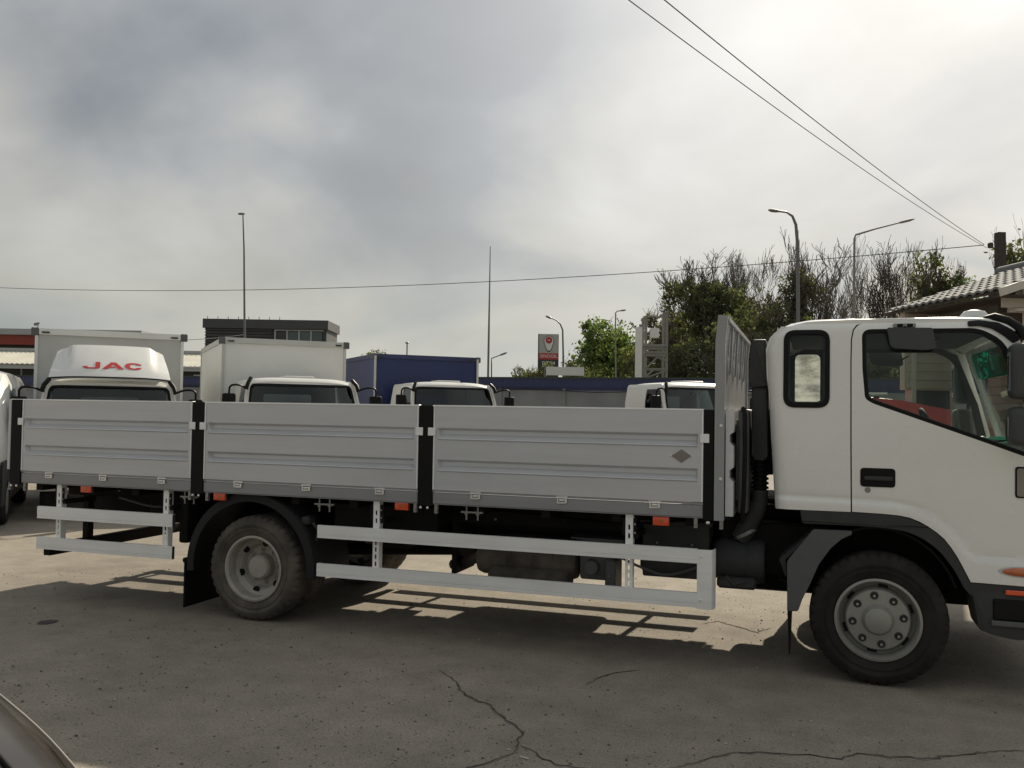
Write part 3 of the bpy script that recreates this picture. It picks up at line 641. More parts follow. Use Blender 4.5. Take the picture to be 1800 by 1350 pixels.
for far in (0, 1):
    q = part('cab_side', plate(quarter, [qwin], side_fn(), .03, cu, cvs), 'cabwhite', 30)
    d = part('door', plate(door, [dwin], side_fn(), .03, cu, cvs), 'cabwhite', 30)
    # seals and glass
    bm = plate(rrect(-.178, .119, 1.790, 2.318, .078, 6), [rrect(-.146, .088, 1.822, 2.286, .052, 6)], side_fn(-.006), .03, cu, cvs); link('window_seal', bm, 'black', q)
    bm = plate(rrect(-.150, .092, 1.818, 2.290, .055, 6), [], side_fn(.006), .004, cu, cvs); link('window_pane', bm, 'dustyglass' if far else 'glass', q)
    def off(poly, k):
        c = Vector((sum(p[0] for p in poly)/len(poly), sum(p[1] for p in poly)/len(poly))); n = len(poly); o = []
        for i in range(n):
            a = Vector(poly[i-1]); b = Vector(poly[(i+1) % n]); t = b-a
            nn_ = Vector((t.y, -t.x)).normalized() if t.length > 1e-6 else Vector((0, 0)); p = Vector(poly[i])
            if (p+nn_*.001-c).length < (p-c).length: nn_ = nn_
            o.append((p.x+nn_.x*k, p.y+nn_.y*k))
        return o
    area = sum(dwin[i-1][0]*dwin[i][1]-dwin[i][0]*dwin[i-1][1] for i in range(len(dwin)))
    sgn = 1 if area > 0 else -1
    bm = plate(off(dwin, .006*sgn), [off(dwin, -.024*sgn)], side_fn(.002), .03, cu, cvs); link('window_seal', bm, 'black', d)
    bm = plate(off(dwin, -.02*sgn), [], side_fn(.012), .004, cu, cvs); link('window_pane', bm, 'glass', d)
    # handle
    hy = Y0+bodyf(.42, 1.34)
    bm = plate(rrect(.311, .524, 1.279, 1.402, .024, 4), [], lambda u, v, dd: Vector((u, hy-.004+dd, v)), .012); h = link('door_handle', bm, 'black', d)
    bm = B(); box(bm, .335, .508, hy-.020, hy-.003, 1.322, 1.350, .007, 3); h2 = link('handle_grip', bm, 'plastic', d, 40)
    bm = B(); lathe(bm, [(.019, hy+.004), (.019, hy-.003), (.012, hy-.004), (.011, hy-.001), (.0001, hy-.001)], 16, (.357, 0, 1.258)); link('lock', bm, 'zinc', d, 30)
    bm = plate(rrect(1.215, 1.40, 1.245, 1.44, .02, 4), [], lambda u, v, dd: Vector((u, Y0+bodyf(u, v)-.006+dd, v)), .012, cu, cvs); link('repeater_frame', bm, 'black', d)
    bm = plate(rrect(1.225, 1.39, 1.255, 1.43, .015, 4), [], lambda u, v, dd: Vector((u, Y0+bodyf(u, v)-.009+dd, v)), .006, cu, cvs); link('repeater_panel', bm, 'rustbrown', d)
    # inner trim
    inn = part('inner_trim', plate([(-.20, 1.12), (1.36, 1.12), (1.42, 1.46), (1.33, 1.85), (1.17, 2.26), (1.0, 2.345), (.0, 2.345), (-.20, 2.25), (-.25, 1.9)], [rrect(-.135, .077, 1.832, 2.276, .05, 5), off(dwin, -.03*sgn)], side_fn(.045), .02, cu, cvs), 'interior', 30)
    trim_o = fillet([(-.062, 1.104, .01), (.259, 1.107, .05), (.50, 1.103, .05), (.614, 1.086, .1), (.73, 1.030, .1), (.814, .962, .1), (.89, .852, .1), (.944, .742, .05), (.962, .700, .01), (1.30, .697, .0), (1.30, .620, .0), (.965, .622, .01), (.930, .66, .04), (.875, .770, .08), (.79, .885, .1), (.70, .955, .1), (.60, 1.000, .1), (.45, 1.018, .08), (.26, 1.020, .05), (-.05, 1.018, .02)], .03, 4)
    tr = part('arch_trim', plate(trim_o, [], lambda u, v, dd: Vector((u, Y0-.018+.004*dd+dd + (.01 if v < 1.03 else 0), v)), .06, frange(-.05, 1.3, .04), frange(.63, 1.1, .02)), 'plastic', 35)
    fend = fillet([(.022, .985), (.26, .988), (.262, .962), (.20, .935), (.13, .868), (.055, .755), (.005, .63), (-.045, .52), (-.072, .437), (-.142, .431), (-.144, .765)], .012, 3)
    bm = B(); prism(bm, fend, .085, .11, r=.006, seg=1); fe = part('front_mudguard', bm, 'plastic2', 40)
    bm = B(); A = [(.24, .985), (.02, .98), (-.14, .765), (-.14, .43)]
    for (a, b), (c, e) in zip(A, A[1:]):
        prism(bm, [(a, b), (c, e), (c+.012, e), (a+.012, b-.012)], .112, .46)
    link('guard_liner', bm, 'plastic', fe)
    bm = B(); prism(bm, [(-.195, .762), (-.185, .775), (-.02, .93), (-.01, .915), (-.155, .766), (-.146, .66), (-.156, .655)], .14, .40); link('stay', bm, 'plastic', fe)
    bm = B(); prism(bm, [(-.140, .43), (-.112, .43), (-.122, .145), (-.130, .145)], .10, .40); link('mud_flap', bm, 'black', fe)
    bm = B()
    for (a0, a1) in [(i*10, i*10+10) for i in range(2, 14)]:
        A_ = [(.42+.505*cos(R(a))*.98, .46+.54*sin(R(a))) for a in (a0, a1)]
        prism(bm, [A_[0], A_[1], (A_[1][0]*1.0+.015*cos(R(a1)), A_[1][1]+.015*sin(R(a1))), (A_[0][0]+.015*cos(R(a0)), A_[0][1]+.015*sin(R(a0)))], .17, .72)
    box(bm, -.14, .98, .715, .73, .62, 1.08); wl = part('wheel_well', bm, 'chassis')
    stp = fillet([(.962, .655, .02), (1.45, .655), (1.45, .370), (1.20, .366, .02), (1.10, .382, .03), (1.015, .410, .015)], .02, 3)
    bm = B(); prism(bm, stp, .11, .42, r=.012, seg=2); st = part('step', bm, 'plastic', 40)
    bm = B(); box(bm, 1.09, 1.40, .098, .13, .48, .612, .01, 2); link('step_recess', bm, 'black', st)
    bm = B(); box(bm, 1.08, 1.41, .088, .14, .445, .478, .006, 2); link('tread', bm, 'plastic2', st)
    bm = B(); box(bm, 1.158, 1.42, Y0-.030, Y0-.016, .642, .672, .004, 1); link('side_reflector', bm, 'orange', tr)
    bm = B(); lathe(bm, [(.0001, -.017), (.4, -.015), (.8, -.009), (1.0, .003), (1.0, .006)], 32); bmesh.ops.scale(bm, vec=(.135, 1, .030), verts=bm.verts[:])
    ly = Y0+bodyf(1.2, .782); bmesh.ops.translate(bm, vec=(1.262, ly, .786), verts=bm.verts[:]); link('turn_signal', bm, 'amber', d, 50)
    bm = B(); lathe(bm, [(1.0, .006), (1.06, .001), (1.06, -.002), (1.0, -.003)], 32); bmesh.ops.scale(bm, vec=(.135, 1, .032), verts=bm.verts[:]); bmesh.ops.translate(bm, vec=(1.262, ly, .786), verts=bm.verts[:]); link('signal_bezel', bm, 'boxgrey', d, 50)
    # kerb mirror above the door window
    pm = None
    bm = B(); box(bm, .510, .645, .135, .19, 2.322, 2.352, .004, 1); km = part('kerb_mirror_bracket', bm, 'zinc')
    for xx in (.55, .61):
        bm = B(); box(bm, xx-.018, xx+.018, .128, .136, 2.327, 2.347, .004, 1); link('bracket_clamp', bm, 'black', km)
    bm = plate(fillet([(.468, 2.318, .012), (.738, 2.314, .012), (.762, 2.182, .03), (.70, 2.172, .02), (.495, 2.186, .035)], .02, 4), [], lambda u, v, dd: Vector((u, .075+dd+.05*(2.32-v), v)), .05); k2 = link('kerb_mirror', bm, 'mirrorshell', km, 35)
    bm = B(); tube(bm, [(.58, .15, 2.33), (.58, .11, 2.30)], .012, 8); tube(bm, [(.70, .12, 2.21), (.79, .2, 2.26)], .008, 6); link('mirror_arm', bm, 'black', km)
    # main mirrors out on arms
    bm = B(); box(bm, 1.160, 1.320, -.08, .10, 1.858, 2.205, .045, 4); mm = part('door_mirror', bm, 'mirrorshell', 40)
    bm = B(); box(bm, 1.150, 1.320, -.08, .10, 1.572, 1.812, .050, 4); link('wide_mirror', bm, 'mirrorshell', mm, 40)
    bm = B(); box(bm, 1.1585, 1.1595, -.03, .05, 1.91, 2.15); box(bm, 1.1485, 1.1495, -.03, .05, 1.63, 1.75); link('mirror_glass', bm, 'mirror', mm)
    bm = B(); tube(bm, [(1.30, .16, 2.25), (1.30, .02, 2.26), (1.29, .0, 2.20), (1.28, .0, 1.60), (1.29, .02, 1.56), (1.36, .16, 1.55)], .014, 8); link('mirror_arm', bm, 'black', mm, 40)
    bm = plate(fillet([(.955, 2.363), (1.02, 2.372), (1.13, 2.352), (1.21, 2.300), (1.25, 2.24), (1.21, 2.215), (1.16, 2.262), (1.09, 2.312), (1.02, 2.330), (.955, 2.328)], .012, 3), [], side_fn(-.012), .02, cu, cvs); link('pillar_moulding', bm, 'black', mm)
    bm = B(); tube(bm, [(1.07, .27, 2.385), (1.12, .22, 2.388), (1.19, .20, 2.36), (1.25, .18, 2.31), (1.28, .15, 2.25)], [.02, .03, .032, .034, .03], 10); link('mirror_mount', bm, 'black', mm, 40)
    if far:
        for o in (q, d, inn, tr, fe, wl, st, km, mm): o.location.y = W; o.scale.y = -1
# roof, rear wall, front, floor
bm = B(); RS = []
for x, z, e in [(-.20, 2.338, .06), (-.12, 2.372, .03), (-.03, 2.394, .02), (.25, 2.406, .02), (.6, 2.41, .02), (.95, 2.405, .02), (1.06, 2.393, .03), (1.16, 2.365, .04), (1.23, 2.325, .05)]:
    RS.append([bm.verts.new((x, y, z-.028+.04*(1-((y-YC)/(1.0))**2)**.5 if abs(y-YC) < 1 else z-.03)) for y in [YC+1.0*k/8*(1-.02) for k in range(-8, 9)]])
for a, b in zip(RS, RS[1:]):
    for j in range(16): bm.faces.new((a[j], a[j+1], b[j+1], b[j]))
g = bmesh.ops.extrude_face_region(bm, geom=bm.faces[:]); bmesh.ops.translate(bm, vec=(0, 0, -.035), verts=[v for v in g['geom'] if isinstance(v, bmesh.types.BMVert)])
roof = part('roof', bm, 'cabwhite', 45)
bm = B(); lathe(bm, [(.072, 0), (.072, .012), (.066, .034), (.048, .052), (.02, .058), (.0001, .059)], 20, (0, 0, 0), 'z'); bmesh.ops.scale(bm, vec=(1.35, .9, 1.5), verts=bm.verts[:]); bmesh.ops.translate(bm, vec=(1.06, .60, 2.392), verts=bm.verts[:]); link('marker_lamp', bm, 'signwhite', roof, 50)
for x in (.85, .98):
    bm = B(); box(bm, x-.018, x+.018, .62, .66, 2.405, 2.425, .006, 1); link('roof_plug', bm, 'black', roof)
bm = B(); RP = [(-.195, 2.345), (-.27, 2.27), (-.296, 2.19), (-.27, 1.85), (-.247, 1.467), (-.222, 1.10)]
prism(bm, RP+[(x+.03, z) for x, z in reversed(RP)], Y0+.075, W-Y0-.075); rw = part('rear_wall', bm, 'cabwhite', 40)
bm = B(); prism(bm, [(-.318, 1.30), (-.262, 1.30), (-.285, 1.78), (-.335, 1.78)], .62, 1.5, r=.02); link('rear_panel', bm, 'plastic', rw)
fx = lambda z: interp([(.7, 1.55), (1.46, 1.53), (2.31, 1.235)], z)
bm = plate([(Y0+.09, 1.46), (W-Y0-.09, 1.46), (W-Y0-.14, 2.31), (Y0+.14, 2.31)], [fillet([(Y0+.14, 1.53), (W-Y0-.14, 1.53), (W-Y0-.19, 2.262), (Y0+.19, 2.262)], .06, 5)], lambda u, v, d: Vector((fx(v)-d+.05*(1-((u-YC)/1.05)**2), u, v)), .035, frange(.2, 2.2, .1), frange(1.5, 2.3, .1)); fr = part('windscreen_frame', bm, 'cabwhite', 40)
bm = plate(fillet([(Y0+.13, 1.52), (W-Y0-.13, 1.52), (W-Y0-.175, 2.055), (Y0+.175, 2.055)], .03, 4), [], lambda u, v, d: Vector((fx(v)-.012-d+.05*(1-((u-YC)/1.05)**2), u, v)), .004, frange(.2, 2.2, .1), frange(1.5, 2.3, .1)); link('windscreen', bm, 'glass', fr, 40)
bm = plate(fillet([(Y0+.175, 2.057), (W-Y0-.175, 2.057), (W-Y0-.188, 2.268), (Y0+.188, 2.268)], .03, 4), [], lambda u, v, d: Vector((fx(v)-.012-d+.05*(1-((u-YC)/1.05)**2), u, v)), .004, frange(.2, 2.2, .1), frange(1.5, 2.3, .1)); link('sun_band', bm, 'greentint', fr, 40)
bm = B(); prism(bm, [(1.50, .66), (1.585, .70), (1.60, 1.2), (1.575, 1.45), (1.53, 1.46), (1.45, 1.40), (1.40, 1.0), (1.32, .70)], .22, W-.22, r=.02); nose = part('front_panel', bm, 'cabwhite', 40)
for y in (.30, W-.62):
    bm = B(); box(bm, 1.57, 1.61, y, y+.32, .80, 1.0, .03, 3); link('headlamp', bm, 'signwhite', nose, 40)
bm = B(); box(bm, 1.595, 1.612, .72, W-.72, .88, 1.15, .008, 2); link('grille', bm, 'plastic', nose, 40)
bm = B(); prism(bm, fillet([(1.44, .36), (1.62, .38), (1.66, .52), (1.64, .66), (1.44, .66)], .03, 3), .12, W-.12, r=.02); part('bumper', bm, 'plastic', 40)
bm = B(); box(bm, -.20, 1.36, .20, W-.20, 1.10, 1.15); part('cab_floor', bm, 'interior')
bm = B(); box(bm, -.15, 1.15, .27, W-.27, 2.315, 2.345); part('headliner', bm, 'interior')
bm = B(); prism(bm, fillet([(1.02, 1.35), (1.45, 1.35), (1.50, 1.53), (1.30, 1.60), (1.12, 1.58), (1.04, 1.50)], .03, 3), .26, W-.26); da = part('dashboard', bm, 'dash', 40)
bm = B(); prism(bm, [(1.08, 1.572), (1.28, 1.60), (1.27, 1.612), (1.08, 1.585)], .35, 1.0); box(bm, 1.033, 1.05, .45, .75, 1.40, 1.50, .01, 1); link('dash_vent', bm, 'interior', da)
for y in (.32, 1.38):
    bm = B(); box(bm, .18, .70, y, y+.62, 1.15, 1.40, .05, 3); s = part('seat', bm, 'seat', 40)
    bm = B(); prism(bm, fillet([(.16, 1.38), (.30, 1.38), (.17, 1.74), (.04, 1.74)], .04, 3), y+.04, y+.58, r=.02); link('backrest', bm, 'seat', s, 40)
bm = B(); pts = [Vector((.98+.08*sin(a)*0, 1.68+.20*cos(a), 1.62+.20*sin(a))) for a in [2*pi*i/24 for i in range(25)]]
pts = [Vector((.93-.45*(p.z-1.62), p.y, p.z-.02)) for p in pts]; tube(bm, pts, .016, 8, False); tube(bm, [(.94, 1.48, 1.60), (.97, 1.68, 1.59), (.94, 1.88, 1.60)], .014, 6); tube(bm, [(.96, 1.68, 1.60), (1.12, 1.68, 1.45)], .03, 8); part('steering_wheel', bm, 'interior', 40)
# rear-of-cab intake
bm = B(); prism(bm, fillet([(-.385, 2.262, .012), (-.297, 2.262, .01), (-.283, 2.16), (-.283, 1.935), (-.408, 1.925, .01), (-.412, 2.0), (-.398, 2.20)], .012, 3), .22, .46, r=.014, seg=2); ik = part('air_intake', bm, 'plastic', 40)
bm = B(); prism(bm, fillet([(-.394, 1.93), (-.285, 1.93), (-.282, 1.46), (-.300, 1.42), (-.372, 1.42), (-.386, 1.47)], .015, 3), .24, .44, r=.016, seg=2); link('duct', bm, 'plastic', ik, 40)
bm = B(); lathe(bm, [(.05, 1.43)]+[x for i in range(7) for x in ((.058, 1.425-.032*i), (.060, 1.415-.032*i), (.046, 1.408-.032*i), (.046, 1.40-.032*i))]+[(.05, 1.19)], 20, (-.335, .34, 0), 'z'); link('bellows', bm, 'black', ik, 40)
bm = B(); tube(bm, catmull([(-.335, .34, 1.21), (-.34, .34, 1.12), (-.40, .36, .98), (-.47, .38, .86)], 5), [.055]*6+[.062]*5+[.068]*5, 16); link('intake_pipe', bm, 'plastic', ik, 40)
bm = B(); lathe(bm, [(.083, -.012), (.088, 0), (.083, .012)], 18, (0, 0, 0), 'z'); bmesh.ops.transform(bm, matrix=Matrix.Translation((-.43, .37, .90)) @ Matrix.Rotation(R(-28), 4, 'Y'), verts=bm.verts[:]); link('hose_clamp', bm, 'zinc', ik)
bm = B(); lathe(bm, [(.03, -.66), (.10, -.655), (.13, -.64), (.155, -.60), (.155, -.44), (.148, -.43), (.148, -.42), (.155, -.41), (.155, -.33), (.14, -.30), (.03, -.29)], 24, (0, .42, .70), 'x'); box(bm, -.62, -.35, .25, .33, .52, .60, .02, 1); tube(bm, [(-.56, .27, .60), (-.50, .26, .55), (-.42, .26, .58)], .02, 8); part('air_filter', bm, 'plastic', 40)
bm = B(); box(bm, -.50, .95, .66, .74, .56, 1.08); box(bm, -.62, .1, .42, .72, .60, .98, .02, 1); tube(bm, [(-.2, .5, .60), (.2, .55, .52), (.9, .6, .52)], .04, 8); part('cab_subframe', bm, 'chassis')
bm = B(); box(bm, .93, 1.05, .30, .50, .60, .68, .01, 1); lathe(bm, [(.02, .60), (.03, .62), (.02, .70)], 10, (.98, .4, 0), 'z'); part('steering_link', bm, 'chassis')
fw = make_wheel(T, .425, .245, 'front', 'rubber', 'rim'); fw.location = (.42, .075, .425); fw.rotation_euler.z = R(-2)
fw2 = share(fw, T, (.42, W-.075, .425), (0, 0, pi+R(-2)))

# ------------------------------------------------------------------ trucks parked behind
HEAD = Vector((.676, -.737, 0)); HRZ = math.atan2(HEAD.y, HEAD.x)
def bg_truck(label, loc, roofz, width, box_body=None, fairing=False, sunshade=False):
    t = thing('parked_truck', label, 'truck', loc, HRZ, 'trucks parked in a row behind the flatbed'); hw = width/2
    def P(name, bm, mt, smooth=None, parent=None): return link(name, bm, mt, parent or t, smooth)
    zr = roofz; zb = .95
    # cab local: windscreen top at x=0, nose to +x
    fx = lambda z: interp([(.5, .40), (1.25, .40), (zr-.12, .02), (zr, -.10)], z)
    fl = lambda z: interp([(.5, 0), (zr-.45, 0), (zr-.1, .055), (zr, .12)], z)
    crown = lambda u: .10*(1-(u/hw)**2)
    top = zr-.05
    def front(u, v, d): return Vector((fx(v)-d+crown(u)-.10, u*(1-fl(v)/hw), v))
    ww = rrect(-hw+.09, hw-.09, 1.28, zr-.13, .09, 6)
    bm = plate(rrect(-hw+.01, hw-.01, .62, top, .05, 4), [ww], front, .035, frange(-hw, hw, .1), frange(.6, zr, .08)); cab = P('cab_front', bm, 'white2', 40)
    bm = plate(rrect(-hw+.075, hw-.075, 1.265, zr-.115, .1, 6), [rrect(-hw+.115, hw-.115, 1.305, zr-.155, .08, 6)], lambda u, v, d: front(u, v, d-.004), .012, frange(-hw, hw, .1), frange(.6, zr, .08)); P('windscreen_seal', bm, 'black', None, cab)
    bm = plate(rrect(-hw+.10, hw-.10, 1.29, zr-.14, .085, 6), [], lambda u, v, d: front(u, v, d+.008), .004, frange(-hw, hw, .1), frange(.6, zr, .08)); P('windscreen', bm, 'glassdark', 40, cab)
    for s in (-1, 1):
        bm = B()
        tube(bm, [front(s*.45, 1.30, -.02), front(s*.1, 1.36, -.02)], .008, 5); P('wiper', bm, 'black', None, cab)
    sidefn = lambda s: (lambda u, v, d: Vector((u, s*(hw-fl(v)-d), v)))
    so = fillet([(-1.45, .75), (-.62, .75), (-.45, 1.02), (.12, 1.02), (.24, .72), (.37, .72), (.33, 1.25), (-.03, zr-.12), (-.10, top), (-1.40, top)], .04, 3)
    sw = fillet([(-.62, 1.36), (.20, 1.30), (.0, zr-.24), (-.12, zr-.16), (-.62, zr-.16)], .05, 4)
    for s in (-1, 1):
        bm = plate(so, [sw], sidefn(s), .03, frange(-1.4, .4, .15), frange(.75, zr, .08)); sd = P('cab_side', bm, 'white2', 40)
        bm = plate(sw, [], lambda u, v, d: sidefn(s)(u, v, d+.01), .004, frange(-1.4, .4, .15), frange(.75, zr, .08)); P('window_pane', bm, 'glassdark', None, sd)
        bm = B(); box(bm, -.55, -.38, s*(hw+.004)-.01, s*(hw+.004)+.01, 1.12, 1.18, .01, 1); P('door_handle', bm, 'black', None, sd)
        # mirrors
        bm = B(); y = s*(hw+.26); tube(bm, catmull([(.10, s*(hw-.06), zr-.22), (.22, s*(hw+.10), zr-.16), (.24, s*(hw+.24), zr-.18), (.22, y, zr-.34), (.22, y, zr-.86), (.24, s*(hw+.2), zr-.95), (.28, s*(hw-.02), zr-.98)], 4), .018, 7); mr = P('mirror', bm, 'black', 40)
        bm = B(); box(bm, .16, .25, y-.11, y+.11, zr-.66, zr-.30, .03, 3); P('mirror_housing', bm, 'black', 40, mr)
        bm = B(); tube(bm, [(.0, s*(hw-.12), zr-.03), (.1, s*(hw-.06), zr-.12), (.12, s*(hw-.03), zr-.22)], .035, 8); P('mirror_mount', bm, 'black', 40, mr)
        bm = B(); box(bm, .30, .36, s*(hw-.30)-.17, s*(hw-.30)+.17, .80, 1.0, .03, 3); P('headlamp', bm, 'signwhite', 40)
    rf = B(); RS = []
    for x, z in [(-1.43, zr-.06), (-1.36, zr-.015), (-1.1, zr+.0), (-.5, zr+.005), (-.22, zr-.005), (-.11, zr-.035), (-.06, zr-.075)]:
        RS.append([rf.verts.new((x+crown(u*hw)*.6, u*(hw-.10), z-.055*abs(u)**4)) for u in [k/8 for k in range(-8, 9)]])
    for a, b in zip(RS, RS[1:]):
        for j in range(16): rf.faces.new((a[j], a[j+1], b[j+1], b[j]))
    g = bmesh.ops.extrude_face_region(rf, geom=rf.faces[:]); bmesh.ops.translate(rf, vec=(0, 0, -.03), verts=[v for v in g['geom'] if isinstance(v, bmesh.types.BMVert)])
    roof = P('roof', rf, 'white2', 50)
    if not fairing:
        bm = B(); box(bm, -.75, -.25, -.26, .26, zr-.01, zr+.035, .02, 2); P('roof_hatch', bm, 'white2', 40, roof)
    bm = plate([(-hw+.04, .8), (hw-.04, .8), (hw-.10, zr-.06), (-hw+.10, zr-.06)], [rrect(-.45, .45, zr-.62, zr-.28, .05, 4)], lambda u, v, d: Vector((-1.42+d, u, v)), .03); P('rear_wall', bm, 'interior')
    bm = B(); box(bm, -1.3, .2, -hw+.06, hw-.06, .80, .9); box(bm, -.02, .26, -hw+.08, hw-.08, .9, 1.26, .05, 2); P('cab_interior', bm, 'interior')
    for y in (-.6, .12):
        bm = B(); box(bm, -1.1, -.55, y, y+.5, .9, 1.15, .04, 2); box(bm, -1.22, -1.08, y+.02, y+.48, 1.1, zr-.55, .05, 2); P('seat', bm, 'seat', 40)
    bm = B(); prism(bm, fillet([(.22, .42), (.44, .44), (.47, .60), (.42, .74), (.22, .74)], .03, 2), -hw+.02, hw-.02, r=.02); bp = P('bumper', bm, 'white2', 40)
    bm = B(); box(bm, .465, .475, -.26, .26, .48, .59); P('number_plate', bm, 'signwhite', None, bp)
    bm = B(); box(bm, .355, .37, -.5, .5, .80, 1.0, .005, 1); P('grille', bm, 'plastic')
    for y in (-.42, .34):
        bm = B(); box(bm, -5.6, .2, y, y+.07, .55, .76); P('frame_rail', bm, 'chassis')
    for x, dual in ((-.20, 0), (-3.6, 1)):
        for s in (-1, 1):
            bm = B(); c = (x, s*(hw-.16), .38)
            lathe(bm, [(.20, -.10), (.30, -.115), (.36, -.10), (.38, -.06), (.38, .06), (.36, .10), (.30, .115), (.20, .10)], 28, c); wh = P('wheel', bm, 'rubber', 30)
            bm = B(); lathe(bm, [(.205, -.09), (.20, -.05), (.10, -.04), (.0001, -.06)], 20, (0, 0, 0))
            if s > 0: bmesh.ops.rotate(bm, cent=(0, 0, 0), matrix=Matrix.Rotation(pi, 3, 'Z'), verts=bm.verts[:])
            bmesh.ops.translate(bm, vec=c, verts=bm.verts[:]); P('rim', bm, 'rim', 30, wh)
    if box_body:
        x0, x1, bw, z0, z1, mt, edge = box_body; hb_ = bw/2
        bm = B(); box(bm, x0+.03, x1-.03, -hb_+.02, hb_-.02, z0, z1-.02); bx = P('cargo_box', bm, mt)
        for y in (-hb_, hb_-.05):
            for x in (x0, x1-.05):
                bm = B(); box(bm, x, x+.05, y, y+.05, z0, z1, .006, 1); P('corner_post', bm, edge, None, bx)
        for (xa, xb, ya, yb) in ((x1-.045, x1+.004, -hb_+.05, hb_-.05), (x0-.004, x0+.045, -hb_+.05, hb_-.05), (x0+.05, x1-.05, -hb_-.004, -hb_+.045), (x0+.05, x1-.05, hb_-.045, hb_+.004)):
            for za, zb_ in ((z1-.10, z1+.004), (z0-.004, z0+.1)):
                bm = B(); box(bm, xa, xb, ya, yb, za, zb_, .004, 1); P('edge_rail', bm, edge, None, bx)
        for s in (-1, 1):
            bm = B(); box(bm, x1-.05, x1+.012, s*hb_-.06, s*hb_+.06, z1-.12, z1+.012, .01, 1); P('corner_cap', bm, 'plastic2', None, bx)
            bm = B(); box(bm, x1+.004, x1+.03, s*(hb_-.16)-.06, s*(hb_-.16)+.06, z1-.075, z1-.05, .006, 1); P('clearance_lamp', bm, 'plastic', None, bx)
    else:
        bm = B(); box(bm, -5.6, -1.6, -hw, hw, .86, .98); box(bm, -5.6, -1.6, -hw, -hw+.04, .98, 1.36); box(bm, -5.6, -1.6, hw-.04, hw, .98, 1.36); P('flat_bed', bm, 'alu')
    return t, cab, P
T1, T2, T3, T4 = (at(195, 668, 14), at(532, 667, 15.8), at(797, 673, 19.5), at(1232, 674, 19))
def gnd(v): return (v.x, v.y, 0)
t1, cab1, P1 = bg_truck('white box truck with roof fairing lettered in red, grey cargo box behind', gnd(T1), 2.13, 1.95, (-6.0, -1.62, 2.34, 1.0, 2.98, 'boxgrey', 'boxwhite'), fairing=True)
t2, cab2, P2 = bg_truck('white truck with tall plain white cargo box behind its cab', gnd(T2), 2.25, 2.0, (-5.9, -1.70, 2.36, 1.0, 3.02, 'boxwhite', 'boxgrey'))
t3, cab3, P3 = bg_truck('white truck cab with tall dark blue tarpaulin body behind', gnd(T3), 2.33, 1.95, (-6.6, -1.75, 2.56, 1.0, 2.98, 'blue', 'bluefence'))
t4, cab4, P4 = bg_truck('white truck cab nearest the grey headboard, with no tall body behind', gnd(T4), 2.39, 1.98)
# roof fairing with lettering on the first one
def fair(u, v, d):
    k = v; hw_ = .87
    return Vector((-.02-.62*k-.20*k*k-d + .12*(1-u*u) - (.15*smooth01(.68, .80, abs(u))*smooth01(.12, .6, k)), u*(hw_-.06*k), 2.13+.03+.54*k - .03*u*u*u*u - .045*smooth01(.70, .86, abs(u))*smooth01(.4, .9, k)))
bm = plate(fillet([(-1, -.02), (1, -.02), (.97, .90), (.86, .97), (-.86, .97), (-.97, .90)], .05, 3), [], fair, .03, frange(-1, 1, .05), frange(0, 1, .08)); fa = P1('roof_fairing', bm, 'white2', 30)
bm = B()
for s in (-1, 1): prism(bm, [(-.10, 2.15), (-.9, 2.15), (-.88, 2.55), (-.82, 2.55)], s*.76-.015, s*.76+.015)
P1('fairing_side', bm, 'white2', None, fa)
bm = B(); tube(bm, [fair(u, -.03, -.012) for u in [k/10 for k in range(-10, 11)]], .012, 6); P1('fairing_gasket', bm, 'black', None, fa)
def letters(sh):
    return plate(sh[0], sh[1:], lambda u, v, d: fair(u, v, d-.010), .008, frange(-.6, .6, .05), frange(.2, .5, .06))
lx = lambda poly: [(-(x-.0), z) for x, z in poly]   # seen from the front, +y is to the left
za, zt_ = .23, .43
Jp = [(-.47, .30), (-.40, .30), (-.39, .27), (-.36, .262), (-.28, .262), (-.265, .275), (-.265, .43), (-.185, .43), (-.185, .27), (-.20, .24), (-.235, .228), (-.41, .228), (-.45, .243), (-.47, .27)]
Ap = [(-.15, .228), (-.06, .228), (-.025, .262), (.085, .262), (.065, .293), (.015, .293), (.045, .315), (.052, .345), (.13, .228), (.225, .228), (.085, .43), (.005, .43)]
Ap = [(-.15, .228), (-.055, .228), (-.028, .268), (.075, .268), (.058, .298), (-.008, .298), (.032, .372), (.118, .228), (.215, .228), (.08, .43), (-.005, .43)]
Cp = [(.52, .365), (.50, .40), (.455, .423), (.40, .43), (.33, .428), (.275, .41), (.24, .375), (.23, .33), (.24, .285), (.275, .25), (.33, .23), (.40, .226), (.455, .232), (.50, .255), (.52, .292), (.44, .292), (.425, .275), (.395, .265), (.355, .268), (.325, .29), (.315, .33), (.325, .367), (.355, .39), (.395, .393), (.425, .383), (.44, .365)]
for nm, pl in (('letter_j', Jp), ('letter_a', Ap), ('letter_c', Cp)):
    o = P1('lettering', letters([[(x, z) for x, z in pl]]), 'jacred', None, fa)
# blue body details on the third truck: light corner battens with eyelets
for y in (1.26, -1.26):
    bm = B(); box(bm, -1.745, -1.732, y-.025, y+.025, 1.05, 2.94); P3('tarp_batten', bm, 'boxgrey')

